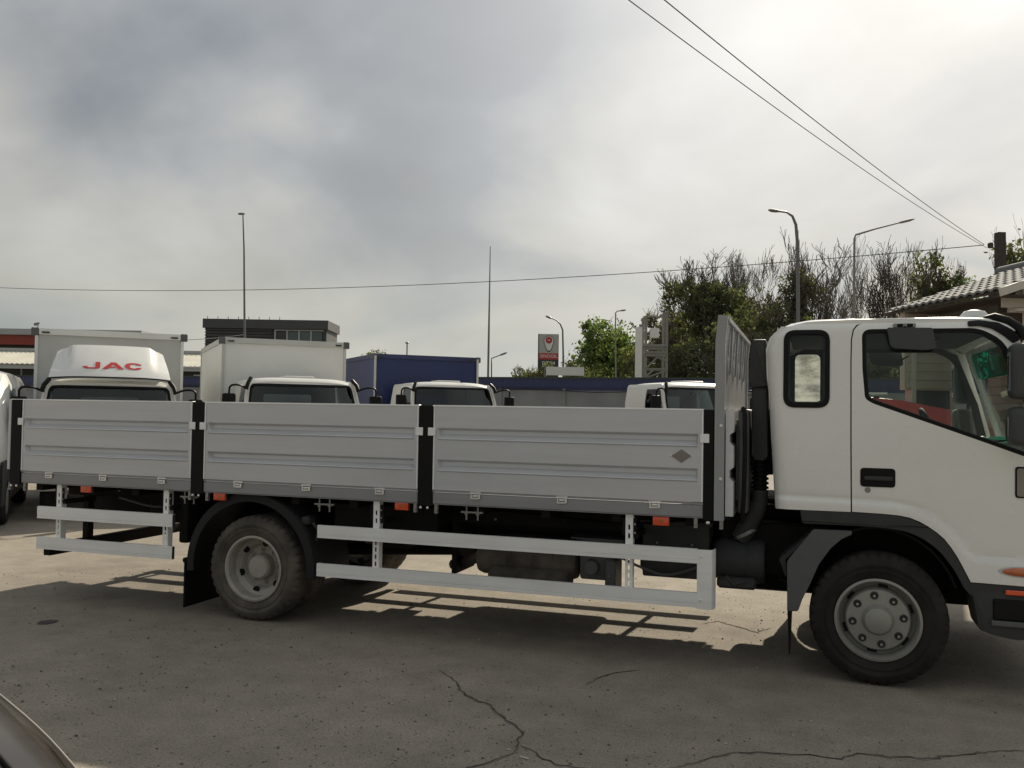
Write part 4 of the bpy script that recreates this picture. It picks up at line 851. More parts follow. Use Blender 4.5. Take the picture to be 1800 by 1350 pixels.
# ------------------------------------------------------------------ van at the left edge
vc = at(12, 700, 12.6); perp = Vector((.737, .676, 0))
V = thing('parked_van', 'white van cut off by the left edge of the picture', 'van', gnd(vc - perp*.95), HRZ)
def VP(name, bm, mt, smooth=None, parent=None): return link(name, bm, mt, parent or V, smooth)
bm = B(); SEC = []
for x, zt, hw_, zb in [(.55, .95, .78, .42), (.50, 1.10, .86, .34), (.2, 1.22, .92, .32), (-.15, 1.32, .95, .32), (-.55, 1.72, .95, .32), (-.95, 2.10, .95, .32), (-1.25, 2.22, .95, .32), (-2.5, 2.26, .95, .32), (-4.2, 2.24, .95, .32), (-4.5, 2.15, .93, .34)]:
    pr = []
    for u, v in [(-1, 0), (-1, .35), (-1, .55), (-.97, .72), (-.92, .88), (-.82, .97), (-.6, 1), (0, 1.01), (.6, 1), (.82, .97), (.92, .88), (.97, .72), (1, .55), (1, .35), (1, 0)]:
        pr.append(bm.verts.new((x, u*hw_, zb+(zt-zb)*v)))
    SEC.append(pr)
for a, b in zip(SEC, SEC[1:]):
    for j in range(14): bm.faces.new((a[j], a[j+1], b[j+1], b[j]))
    bm.faces.new((a[14], a[0], b[0], b[14]))
bm.faces.new(SEC[0]); bm.faces.new(list(reversed(SEC[-1])))
VP('body', bm, 'white2', 35)
bm = plate(fillet([(-.80, .15), (.80, .15), (.66, .95), (-.66, .95)], .06, 4), [], lambda u, v, d: Vector((-.13-.80*v-d+.015, u, 1.36+.74*v+.012)), .01); VP('windscreen', bm, 'glassdark')
for s in (-1, 1):
    bm = plate(fillet([(-.75, 1.45), (-1.6, 1.42), (-1.6, 1.95), (-1.15, 1.95)], .05, 3), [], lambda u, v, d: Vector((u, s*(.945-.06*max(0, v-1.5)+.006-d), v)), .008); VP('side_window', bm, 'glassdark')
    bm = B(); box(bm, -.62, -.50, s*1.08-.10, s*1.08+.10, 1.34, 1.62, .04, 3); VP('mirror', bm, 'black', 40)
    bm = B(); box(bm, -4.3, .3, s*.948-.015, s*.948+.015, .30, .92, .01, 1); VP('side_cladding', bm, 'plastic')
    bm = B(); box(bm, -1.75, -1.55, s*.955-.012, s*.955+.012, 1.16, 1.20, .01, 1); VP('door_handle', bm, 'black')
    bm = B(); box(bm, .36, .50, s*.70-.16, s*.70+.16, .82, 1.0, .05, 3); VP('headlamp', bm, 'signwhite', 40)
    for x in (-.35, -3.5):
        bm = B(); c = (x, s*.86, .33); lathe(bm, [(.18, -.10), (.30, -.11), (.33, -.07), (.33, .07), (.30, .11), (.18, .10)], 28, c); wh = VP('wheel', bm, 'rubber', 30)
        bm = B(); lathe(bm, [(.19, -.105), (.18, -.08), (.0001, -.09)], 18, (0, 0, 0))
        if s > 0: bmesh.ops.rotate(bm, cent=(0, 0, 0), matrix=Matrix.Rotation(pi, 3, 'Z'), verts=bm.verts[:])
        bmesh.ops.translate(bm, vec=c, verts=bm.verts[:]); VP('rim', bm, 'rim', 30, wh)
bm = B(); prism(bm, fillet([(.20, .28), (.62, .32), (.64, .62), (.58, .92), (.20, .92)], .04, 3), -.90, .90, r=.05); VP('bumper', bm, 'plastic', 40)

# ------------------------------------------------------------------ car nose in the bottom left corner (car stands beside the photographer)
K = thing('bronze_car', 'dark bronze car bonnet corner in the bottom left foreground', 'car', (-1.53, .99, 0), R(-18))
def KP(name, bm, mt, smooth=None, parent=None): return link(name, bm, mt, parent or K, smooth)
bm = B(); SEC = []
for x, hw_, zt, sh in [(0, .42, .66, .50), (-.05, .60, .74, .56), (-.18, .74, .82, .64), (-.40, .82, .88, .72), (-.75, .86, .93, .80), (-1.15, .88, .97, .86), (-1.35, .88, .99, .90), (-1.75, .88, 1.22, .95), (-2.1, .88, 1.42, .96), (-2.6, .88, 1.46, .97), (-3.3, .88, 1.42, .97), (-3.8, .87, 1.15, .96), (-4.2, .84, 1.02, .92), (-4.4, .70, .90, .80)]:
    up = x < -1.5 and x > -3.9; pr = []
    for u, z in [(-.90, .22), (-1, .40), (-1, sh-.12), (-.985, sh-.03), (-.93 if not up else -.96, sh+.01), (-.80 if not up else -.80, sh+(zt-sh)*(.55 if not up else .6)), (-.62, sh+(zt-sh)*.88), (-.3, zt), (0, zt+.01), (.3, zt), (.62, sh+(zt-sh)*.88), (.80, sh+(zt-sh)*(.55 if not up else .6)), (.93 if not up else .96, sh+.01), (.985, sh-.03), (1, sh-.12), (1, .40), (.90, .22)]:
        pr.append(bm.verts.new((x, u*hw_, z)))
    SEC.append(pr)
for a, b in zip(SEC, SEC[1:]):
    for j in range(16): bm.faces.new((a[j], a[j+1], b[j+1], b[j]))
    bm.faces.new((a[16], a[0], b[0], b[16]))
bm.faces.new(SEC[0]); bm.faces.new(list(reversed(SEC[-1])))
KP('body', bm, 'carpaint', 50)
for s in (-1, 1):
    bm = B(); tube(bm, catmull([(-1.35, s*.835, .905), (-1.15, s*.832, .872), (-.75, s*.812, .813), (-.40, s*.772, .733), (-.18, s*.70, .653), (-.05, s*.565, .573)], 5), .004, 6); KP('bonnet_edge_glint', bm, 'rustbrown', 50)  # paler line along the shoulder, an edge highlight put in as colour
    bm = B(); zz_ = lambda x: interp([(-1.35, .969), (-1.15, .945), (-.75, .898), (-.40, .842), (-.18, .772)], x)
    hh = lambda x: interp([(-1.35, .63), (-.75, .615), (-.40, .585), (-.18, .53)], x)
    tube(bm, [(x, s*hh(x), zz_(x)+.001) for x in [-1.35+.115*i for i in range(11)]], .006, 6); KP('bonnet_gap', bm, 'black')
    bm = B(); lathe(bm, [(.18, -.09), (.29, -.10), (.32, -.07), (.32, .07), (.29, .10), (.18, .09)], 28, (-.85, s*.80, .32)); KP('wheel', bm, 'rubber', 30)
    bm = B(); lathe(bm, [(.18, -.09), (.29, -.10), (.32, -.07), (.32, .07), (.29, .10), (.18, .09)], 28, (-3.45, s*.80, .32)); KP('wheel', bm, 'rubber', 30)
    bm = plate(fillet([(-1.75, 1.0), (-3.6, 1.0), (-3.25, 1.33), (-2.2, 1.34)], .05, 3), [], lambda u, v, d: Vector((u, s*(.865-.42*(v-.97)-d), v)), .01); KP('side_window', bm, 'glassdark')
    bm = B(); box(bm, -.20, -.06, s*.62-.12, s*.62+.12, .58, .70, .04, 3); KP('headlamp', bm, 'glassdark', 40)
bm = plate(fillet([(-.66, .02), (.66, .02), (.56, .95), (-.56, .95)], .05, 3), [], lambda u, v, d: Vector((-1.38-.68*v+.01, u, 1.02+.40*v+.01+d)), .01); KP('windscreen', bm, 'glassdark')

# ------------------------------------------------------------------ fence across the back of the yard
fa_, fb_ = at(30, 661, 42), at(1250, 664, 31.5)
FD = (fb_-fa_); FD.z = 0; FD.normalize(); FA = Vector((fa_.x, fa_.y, 0)) - FD*16; NS = 30; SL = 2.5
FE = thing('yard_fence', 'grey concrete panel fence with blue metal strip on top across the back of the yard', 'fence', FA, math.atan2(FD.y, FD.x))
for i in range(NS):
    x = i*SL
    bm = B(); box(bm, x+.06, x+SL-.06, -.05, .05, 0, 2.52, .01, 1); link('panel', bm, 'concrete', FE)
    bm = B(); box(bm, x-.06, x+.06, -.09, .09, 0, 2.56); link('post', bm, 'concrete', FE)
    bm = B()
    n = 20
    vs = [(bm.verts.new((x-.01+(SL+.02)*k/n, -.07+(.014 if k % 2 else 0), 2.50)), bm.verts.new((x-.01+(SL+.02)*k/n, -.07+(.014 if k % 2 else 0), 2.94))) for k in range(n+1)]
    for a, b in zip(vs, vs[1:]): bm.faces.new((a[0], b[0], b[1], a[1]))
    g = bmesh.ops.extrude_face_region(bm, geom=bm.faces[:]); bmesh.ops.translate(bm, vec=(0, .012, 0), verts=[v for v in g['geom'] if isinstance(v, bmesh.types.BMVert)])
    link('blue_sheet', bm, 'bluefence', FE)
    bm = B(); box(bm, x, x+SL, -.11, .05, 2.943, 2.985); link('cap', bm, 'greencap', FE)
    bm = B(); box(bm, x+.005, x+SL-.005, -.10, -.078, 2.60, 2.63); link('batten', bm, 'bluefence', FE)
# cable sagging along the fence front
bm = B(); tube(bm, [FA + FD*(14+i*.9) + Vector((FD.y, -FD.x, 0))*.16 + Vector((0, 0, 2.47+.05*sin(i*1.1)-.04*sin(i*.37))) for i in range(42)], .018, 5)
tag(link('fence_cable', bm, 'wire', smooth=40), 'thin dark cable sagging along the grey fence below its blue strip', 'cable')

# ------------------------------------------------------------------ buildings on the left
def frame_at(p0, p1):
    d = Vector((p1.x-p0.x, p1.y-p0.y, 0)); return math.atan2(d.y, d.x), d.length
a, b = at(-160, 640, 50), at(420, 640, 50)
rz, ln = frame_at(a, b)
S = thing('long_shed', 'low shed with pale corrugated metal roof and dark wall behind the parked trucks', 'building', gnd(a), rz)
bm = B(); box(bm, 0, ln, .8, 6, 0, 3.75); link('wall', bm, 'darkwall', S)
n = int(ln/.28); bm = B(); vs = []
for k in range(n*2+1):
    x = ln*k/(n*2); o_ = .045 if k % 2 else 0
    vs.append((bm.verts.new((x, -.1, 3.86+o_)), bm.verts.new((x, 4.2, 4.80+o_))))
for p, q in zip(vs, vs[1:]): bm.faces.new((p[0], q[0], q[1], p[1]))
g = bmesh.ops.extrude_face_region(bm, geom=bm.faces[:]); bmesh.ops.translate(bm, vec=(0, 0, -.03), verts=[v for v in g['geom'] if isinstance(v, bmesh.types.BMVert)])
link('roof', bm, 'roofmetal', S)
bm = B(); box(bm, 0, ln, 0, .10, 3.60, 3.84); link('fascia', bm, 'greyfascia', S)
bm = B(); box(bm, 0, ln, 4.0, 4.3, 4.80, 4.98); link('ridge_cap', bm, 'greyfascia', S)
for k in range(7):
    bm = B(); x = 1.0+k*ln/7; tube(bm, [(x, .05, 0), (x, .05, 3.6)], .05, 8); link('column', bm, 'pole', S)
for px in (338, 120, 230):
    u = (px+160)/580*ln
    bm = plate(rrect(u-.17, u+.17, 3.10, 3.44, .01, 2), [rrect(u-.12, u+.12, 3.15, 3.39, .01, 2)], lambda p, q, d: Vector((p, .79-d, q)), .05); wf = link('window_frame', bm, 'signwhite', S)
    bm = B(); box(bm, u-.12, u+.12, .770, .785, 3.15, 3.39); link('pane', bm, 'winteal', wf)
a, b = at(-170, 600, 60), at(250, 600, 60); rz, ln = frame_at(a, b)
S = thing('flat_roofed_building', 'flat roofed building with red fascia band behind the shed', 'building', gnd(a), rz)
bm = B(); box(bm, 0, ln-.3, .3, 2.4, 0, 5.55); link('wall', bm, 'darkwall', S)
bm = B(); box(bm, 0, ln-.2, 0, 2.5, 5.56, 6.22); link('red_band', bm, 'redfascia', S)
bm = B(); box(bm, 0, ln, -.15, 2.6, 6.225, 6.62); link('roof_edge', bm, 'greyfascia', S)
u = (38+170)/420*ln
bm = B(); tube(bm, [(u, 2, 6.6), (u, 2, 7.2)], .035, 6); box(bm, u-.28, u-.06, 1.95, 2.05, 7.02, 7.20, .02, 1); box(bm, u-.10, u+.1, 1.97, 2.03, 7.12, 7.24); link('roof_camera', bm, 'pole', S)
# dark modern office
a, b = at(360, 600, 80), at(573, 604, 80); rz, ln = frame_at(a, b)
S = thing('dark_office', 'dark clad flat roofed office with horizontal slats and a strip of windows', 'building', gnd(a), rz)
zq = lambda py: at(470, py, 80).z
bm = B(); box(bm, 0, ln, .15, 5, 0, zq(578)); link('wall', bm, 'cladding', S)
bm = B(); box(bm, -.15, ln+.2, -.25, 5.2, zq(578), zq(562)); link('parapet', bm, 'cladding', S)
for k in range(16):
    z = zq(578)-.05-k*.26
    bm = B(); box(bm, 0, ln*.55, -.02, .14, z-.14, z); link('slat', bm, 'cladding', S)
x0 = ln*.58; wn = 4; ww_ = (ln*.975-x0)/wn
for k in range(wn):
    bm = B(); box(bm, x0+k*ww_+.08, x0+(k+1)*ww_-.08, -.03, .12, zq(600), zq(582), .01, 1); link('window', bm, 'winteal' if k else 'signdark', S)
    bm = B(); box(bm, x0+k*ww_-.06, x0+k*ww_+.06, -.08, .14, zq(602), zq(581)); link('mullion', bm, 'greyfascia', S)
bm = B(); box(bm, x0-.06, ln*.98, -.08, .14, zq(581)+.003, zq(579)); link('lintel', bm, 'greyfascia', S)
for k in range(8):
    bm = B(); x = .2+k*ln*.085; tube(bm, [(x, 0, zq(562)), (x, 0, zq(557))], .03, 5); link('roof_post', bm, 'pole', S)

# ------------------------------------------------------------------ petrol price sign and board
c = at(964.5, 625, 92); sgn_rz = YAW
S = thing('price_sign', 'tall grey and red petrol price sign with red drop emblem and lit digits', 'sign', (c.x, c.y, 0), YAW)
px = 92/F_PX; zc = lambda py: at(964, py, 92).z; hw_ = 17.5*px
bm = B(); box(bm, -hw_, hw_, 0, .5, 0, zc(632)); link('lower_panel', bm, 'signdark', S)
bm = B(); box(bm, -hw_, hw_, -.02, .52, zc(632)+.004, zc(621)); link('name_band', bm, 'signred', S)
bm = B(); box(bm, -hw_, hw_, 0, .5, zc(621)+.004, zc(587)); link('upper_panel', bm, 'signgrey', S)
bm = B(); box(bm, -hw_-.08, -hw_-.004, -.03, .53, 0, zc(587)); link('edge_strip', bm, 'signdark', S)
ez = zc(599)
def drop(k): return [(k*.52*sin(a)*(1 if cos(a) > -.2 else 1), k*.52*cos(a)) for a in [R(x) for x in range(-110, 111, 10)]] + [(k*.30, -k*.85), (k*.12, -k*1.12), (-k*.12, -k*1.12), (-k*.30, -k*.85)]
for k, d0, mt_ in ((1.0, -.03, 'signdark'), (.9, -.06, 'signwhite')):
    bm = B(); prism(bm, [(x, ez+z) for x, z in drop(k)], d0, -.004 if k == 1 else -.032); em = link('emblem', bm, mt_, S)
bm = B(); prism(bm, [(.34*cos(R(a)), ez+.06+.34*sin(R(a))) for a in range(0, 360, 12)], -.09, -.062); link('emblem_disc', bm, 'signred', S)
bm = B(); prism(bm, [(-.16, ez+.02), (.16, ez+.02), (.10, ez+.10), (-.10, ez+.10)], -.10, -.092); link('emblem_mark', bm, 'signwhite', S)
upr = Matrix.Rotation(pi/2, 4, 'X')
text_obj('name_lettering', 'SINOOIL', .46, 'signwhite', S, Matrix.Translation((0, -.03, zc(626.3))) @ upr, .006)
text_obj('price_digits', 'DT 24', .46, 'signwhite', S, Matrix.Translation((0, -.012, zc(638.5))) @ upr, .006, 1.1, .008)
c0, c1 = at(960, 652, 62), at(1027, 652, 62)
S = thing('blank_board', 'blank white board on two posts below the petrol price sign', 'sign', gnd(c0), YAW); ln = (c1-c0).length
zb0, zb1 = at(990, 660, 62).z, at(990, 645, 62).z
bm = B(); box(bm, 0, ln, 0, .08, zb0, zb1, .01, 1); link('board', bm, 'signwhite', S)
for x in (-.10, ln-.3):
    bm = B(); tube(bm, [(x, .12, 0), (x, .12, zb1+.05 if x < 0 else zb1-.1)], .05, 8); link('post', bm, 'pole', S)

# ------------------------------------------------------------------ lattice tower and white column
d = 52; c0, c1 = at(1135, 600, d), at(1172, 600, d); ln = (c1-c0).length
S = thing('lattice_frame', 'pale steel lattice tower with a white cabinet in front of the trees', 'tower', gnd(c0), YAW)
zt1, zt2 = at(1150, 555, d).z, at(1150, 546, d).z
for x, y, zt in ((0, 0, zt1), (ln, 0, zt2), (0, 1.2, zt1), (ln, 1.2, zt2)):
    bm = B(); box(bm, x-.07, x+.07, y-.07, y+.07, 0, zt); link('upright', bm, 'polepale', S)
zz = lambda py: at(1150, py, d).z
for py, r_ in ((557, .04), (608, .09), (614, .05), (620, .08), (625, .08), (649, .05)):
    bm = B(); tube(bm, [(-.2 if py == 608 else 0, -.06, zz(py)), (ln, -.06, zz(py))], r_, 6); link('crossbar', bm, 'polepale', S)
    if py in (608, 649):
        bm = B(); tube(bm, [(0, 1.2, zz(py)), (ln, 1.2, zz(py))], r_, 6); link('crossbar', bm, 'polepale', S)
for (xa, pa, xb, pb) in ((.1, 646, ln*.55, 628), (ln*.55, 628, ln, 635), (.1, 664, ln, 651), (0, 664, ln*.35, 651), (ln*.6, 557, ln, 547)):
    bm = B(); tube(bm, [(xa, -.07, zz(pa)), (xb, -.07, zz(pb))], .05, 6); link('brace', bm, 'polepale', S)
bm = B(); box(bm, ln*.24, ln*.62, -.1, .4, zz(594), zz(577), .02, 1); link('cabinet', bm, 'signwhite', S)
c0 = at(1122.5, 620, 50); S = thing('white_column', 'square white column left of the lattice tower', 'column', gnd(c0), YAW)
bm = B(); box(bm, -.17, .17, -.17, .17, 0, at(1122, 575, 50).z, .01, 1); link('shaft', bm, 'signwhite', S)
bm = B(); box(bm, .02, .16, -.08, .08, at(1122, 575, 50).z, at(1122, 570, 50).z); link('cap', bm, 'polepale', S)

# ------------------------------------------------------------------ lamp posts, masts, poles
def lamp_post(label, pix, d, r0, r1, head=None, mt='pole', group='street lamps behind the yard'):
    pts = [at(p[0], p[1], d) for p in pix]; base = pts[0]
    S = thing('street_lamp', label, 'street lamp', gnd(base), 0, group)
    o = Vector((base.x, base.y, 0)); lp = [Vector((0, 0, 0))] + [p-o for p in pts]
    lp[1] = Vector((0, 0, lp[1].z)) if lp[1].z > .2 else Vector((0, 0, .2))
    n = len(lp); bm = B(); tube(bm, lp, [r0+(r1-r0)*i/(n-1) for i in range(n)], 8); link('post', bm, mt, S, 50)
    e = lp[-1]; q = (lp[-1]-lp[-2]).normalized() if not head else Vector(head)
    q = (_r*q.dot(_r) + Vector((0, 0, q.z))).normalized()
    bm = B(); hl = .28 if head else min(.8, max(.3, (lp[-1]-lp[-2]).length)); tube(bm, [e-q*.10, e+q*.1*hl, e+q*.6*hl, e+q*.9*hl], [r1*1.1, r1*1.9, r1*2.0, r1*.9], 8); link('lamp_head', bm, mt, S, 50)
    return S
lamp_post('tall thin lamp post rising behind the dark office', [(431, 700), (430, 590), (429, 440), (427, 376)], 46, .085, .03, head=_r*-1)
lamp_post('tall lamp post with curved arm bending left, rising above the cab roof', [(1404, 700), (1403, 560), (1402, 430), (1399, 395), (1393, 380), (1383, 373), (1366, 371)], 42, .105, .042)
lamp_post('lamp post with straight slanting arm reaching right among the bare trees', [(1501, 700), (1501, 560), (1502, 420), (1504, 413), (1540, 402), (1583, 391)], 46, .075, .036, mt='polepale')
lamp_post('curved lamp post directly right of the petrol price sign', [(990, 700), (990, 620), (989, 580), (985, 570), (978, 563), (968, 559)], 88, .11, .055)
lamp_post('slender pale pole in front of the green tree left of the white column', [(1083, 700), (1082, 600), (1082, 550), (1085, 547), (1092, 546)], 50, .05, .025, mt='polepale')
lamp_post('small distant lamp post with slanting arm just right of the thin mast', [(864, 700), (864, 640), (864, 630), (880, 624)], 95, .09, .05)
c = at(858, 660, 40); S = thing('thin_mast', 'very thin bare mast standing right of the blue body', 'mast', gnd(c))
bm = B(); zt = at(858, 432, 40).z; tube(bm, [(0, 0, 0), (0, 0, zt*.55), (0, 0, zt)], [.06, .05, .018], 6); link('mast', bm, 'pole', S, 50)
c = at(715, 640, 60); S = thing('roof_mast', 'short thin mast poking up behind the blue body', 'mast', gnd(c))
bm = B(); zt = at(715, 604, 60).z; tube(bm, [(0, 0, 0), (0, 0, zt)], .045, 6); box(bm, -.10, .10, -.1, .1, zt, zt+.10, .02, 1); link('mast', bm, 'pole', S)
pc = at(1763, 440, 20)
S = thing('utility_pole', 'thick dark square utility pole rising behind the tiled roof', 'utility pole', gnd(pc), .4)
bm = B(); zt = at(1759, 409, 20).z; prism(bm, [(-.085, -.085), (.085, -.085), (.085, .085), (-.085, .085)], 0, zt, 'z'); bmesh.ops.transform(bm, matrix=Matrix.Shear('XY', 4, (-.012, 0)), verts=bm.verts[:]); link('post', bm, 'poledark', S)
bm = B(); tube(bm, [(-.07, 0, zt-.45), (-.45, -.25, zt-.35)], .018, 6); box(bm, -.50, -.40, -.30, -.20, zt-.40, zt-.28, .02, 1); link('wire_bracket', bm, 'poledark', S)
hook = at(1730, 430, 19.6)
def wire(label, pts, r, sag):
    bm = B(); a, b = Vector(pts[0]), Vector(pts[-1]); n = 48
    tube(bm, [a.lerp(b, i/n) - Vector((0, 0, sag*4*(i/n)*(1-i/n))) for i in range(n+1)], r, 5)
    tag(link('overhead_wire', bm, 'wire', smooth=60), label, 'wire', 'overhead wires')
wire('upper of two overhead wires slanting down to the utility pole', [at(1058, -90, 7.5), hook], .006, .10)
wire('lower of two overhead wires slanting down to the utility pole', [at(985, -90, 7.0), at(1735, 436, 19.6)], .005, .12)
wire('long thin wire running level across the sky to the utility pole', [at(-120, 500, 34), hook+Vector((0, .05, 0))], .009, .55)
wire('short wire between the grey cargo box and the dark office', [at(180, 596, 52), at(430, 588, 74)], .022, .25)

# ------------------------------------------------------------------ gatehouse with tiled roof on the right
ea, eb = at(1748, 507, 10.2), at(1566, 542, 12.4); ea.z = eb.z = 3.20
ud = Vector((eb.x-ea.x, eb.y-ea.y, 0)); UL = ud.length; ud.normalize()
# local x along the eave (away), local y = to the left of that; the house lies at -y
S = thing('gatehouse', 'small beige sided gatehouse with grey tiled roof behind the cab', 'building', (ea.x, ea.y, 0), math.atan2(ud.y, ud.x))
HWD = 3.4; RH = .58
def hp(name, mt, fn, parent=None, smooth=None):
    bm = B(); fn(bm); return link(name, bm, mt, parent or S, smooth)
# roof: two slopes; tiles laid course by course on the slope that faces the yard
sl_len = math.hypot(HWD/2, RH); ang = math.atan2(RH, HWD/2)
rf = hp('roof', 'wood', lambda b: prism(b, [(.0, 3.18), (-HWD/2, 3.18+RH), (-HWD, 3.18), (-HWD, 3.14), (-HWD/2, 3.14+RH), (0, 3.14)], -.12, UL+.2, 'x'))
tw, tl = .16, .24; ncol = int((UL+.32)/tw); nrow = int(sl_len/tl)+1
def tile_mesh():
    bm = B(); n = 6; rows = []
    for j, (s, h) in enumerate(((0, .028), (tl*1.04, .006))):
        rows.append([bm.verts.new((tw*k/n, -s*cos(ang)+0, s*sin(ang)+h+.024*(.5-.5*cos(2*pi*k/n)))) for k in range(n+1)])
    for k in range(n): bm.faces.new((rows[0][k], rows[0][k+1], rows[1][k+1], rows[1][k]))
    lo = [bm.verts.new((v.co.x, v.co.y, v.co.z-.03)) for v in rows[0]]
    for k in range(n): bm.faces.new((lo[k], lo[k+1], rows[0][k+1], rows[0][k]))
    return bm
t0 = link('tile', tile_mesh(), 'rooftile', rf, 50)
first = True
for r_ in range(nrow):
    for c_ in range(ncol):
        loc = (-.14+c_*tw, .03-r_*tl*cos(ang), 3.17+r_*tl*sin(ang))
        if first: t0.location = loc; first = False
        else:
            o = t0.copy(); col.objects.link(o); o.parent = rf; o.location = loc
hp('ridge_cap', 'rooftile', lambda b: tube(b, [(-.14, -HWD/2-.05, 3.24+RH), (UL+.22, -HWD/2-.05, 3.24+RH)], .07, 8), rf, 50)
hp('barge_board', 'sidingtrim', lambda b: prism(b, [(.02, 3.10), (-HWD/2, 3.11+RH), (-HWD/2, 3.20+RH), (.04, 3.19)], -.155, -.125, 'x'), rf)
hp('soffit', 'wood', lambda b: box(b, -.10, UL-.35, -.5, -.02, 3.115, 3.132))
# far end wall section facing the camera, porch recess, near gable wall
def siding(y0, y1, z0, z1, xface, gable=False, parent=None):
    z = z0; k = 0
    while z < z1-.02:
        h = min(.115, z1-z); bm = B()
        ya, yb = y0, y1
        if gable:
            lim = lambda zz_: (min(y1, -max(0, (zz_-3.12)/RH*HWD/2)-.05), max(y0, -HWD+max(0, (zz_-3.12)/RH*HWD/2)+.05))
            yb, ya = lim(z+h)
            if ya >= yb: break
        prism(bm, [(xface, z), (xface-.022, z+.004), (xface-.006, z+h-.003), (xface, z+h-.003)], ya, yb, 'y')
        link('siding_board', bm, 'siding', parent or S); z += h; k += 1
fwall = UL-.25
hp('end_wall', 'siding', lambda b: box(b, fwall, fwall+.12, -.80, -.06, 2.10, 3.16))
siding(-.77, -.10, 2.12, 3.15, fwall)
for y in (-.18, -.75):
    hp('corner_trim', 'sidingtrim', lambda b: box(b, fwall-.03, fwall+.14, y-.03, y+.03, 0, 3.05))
hp('end_window', 'winteal', lambda b: box(b, fwall+.02, fwall+.06, -.72, -.21, 1.0, 2.10))
hp('end_apron', 'siding', lambda b: box(b, fwall, fwall+.1, -.72, -.21, 0, 1.0))
hp('porch_wall_painted_shade', 'wood', lambda b: box(b, .35, UL+.1, -1.62, -1.5, 2.62, 3.58))  # upper wall coloured dark to stand in for the porch's inner shade
z = .1
while z < 2.58:
    hp('siding_board', 'siding', lambda b: prism(b, [(-1.5, z), (-1.478, z+.004), (-1.494, z+.112), (-1.5, z+.112)], .36, UL+.09, 'x')); z += .115
hp('porch_inner_wall', 'siding', lambda b: box(b, .36, UL+.09, -1.61, -1.502, 0, 2.615))
hp('porch_brace', 'sidingtrim', lambda b: tube(b, [(fwall-.1, -.80, 2.75), (fwall-.1, -1.15, 2.30)], .025, 6))
hp('porch_post', 'sidingtrim', lambda b: box(b, .30, .40, -1.3, -1.2, 0, 3.05))
hp('porch_beam', 'wood', lambda b: box(b, .25, UL-.5, -.32, -.22, 2.96, 3.06))
hp('gable_wall', 'siding', lambda b: prism(b, [(-.55, 0), (-HWD+.1, 0), (-HWD+.1, 3.1), (-HWD/2, 3.1+RH*.9), (-.30, 3.18), (-.30, 2.98), (-.55, 2.98)], .06, .2, 'x'))
siding(-HWD+.1, -.58, .3, 2.96, .058)
siding(-HWD+.05, -.12, 3.0, 3.7, .058, True)
hp('corner_trim', 'sidingtrim', lambda b: box(b, .02, .22, -.60, -.50, 0, 2.98))
hp('lintel', 'sidingtrim', lambda b: box(b, .02, .21, -HWD+.1, -.30, 2.965, 2.995))

# ------------------------------------------------------------------ red lorry body seen through the cab
rc = at(1575, 700, 12.0)
S = thing('red_tipper', 'red truck body seen through the cab windows in front of the gatehouse', 'truck', (rc.x-.55, rc.y+.1, 0), R(-8))
bm = B(); prism(bm, fillet([(-.25, 1.55), (1.35, 1.42), (1.40, 1.80), (.6, 1.96), (-.25, 2.04)], .06, 3), 0, 1.6, r=.02); rb = link('body', bm, 'red', S, 40)
for x in (-.10, .10, .32):
    bm = B(); prism(bm, [(x+.045*cos(R(a)), 2.0-.02*x+.016*sin(R(a))) for a in range(0, 360, 30)], -.006, -.001); link('slot', bm, 'black', rb)
bm = B(); box(bm, -.25, .45, -.01, .04, 2.035, 2.06); link('top_rail', bm, 'signwhite', rb)
bm = B(); box(bm, -.2, 1.3, .2, 1.4, .75, 1.5); link('frame', bm, 'chassis', S)
for x in (.1, .9):
    for y in (.1, 1.5):
        bm = B(); lathe(bm, [(.2, -.11), (.36, -.12), (.42, -.08), (.42, .08), (.36, .12), (.2, .11)], 28, (x, y, .42)); wh = link('wheel', bm, 'rubber', S, 30)
        bm = B(); lathe(bm, [(.21, -.10), (.12, -.05), (.0001, -.07)], 18, (x, y, .42)); link('rim', bm, 'rim', wh, 30)

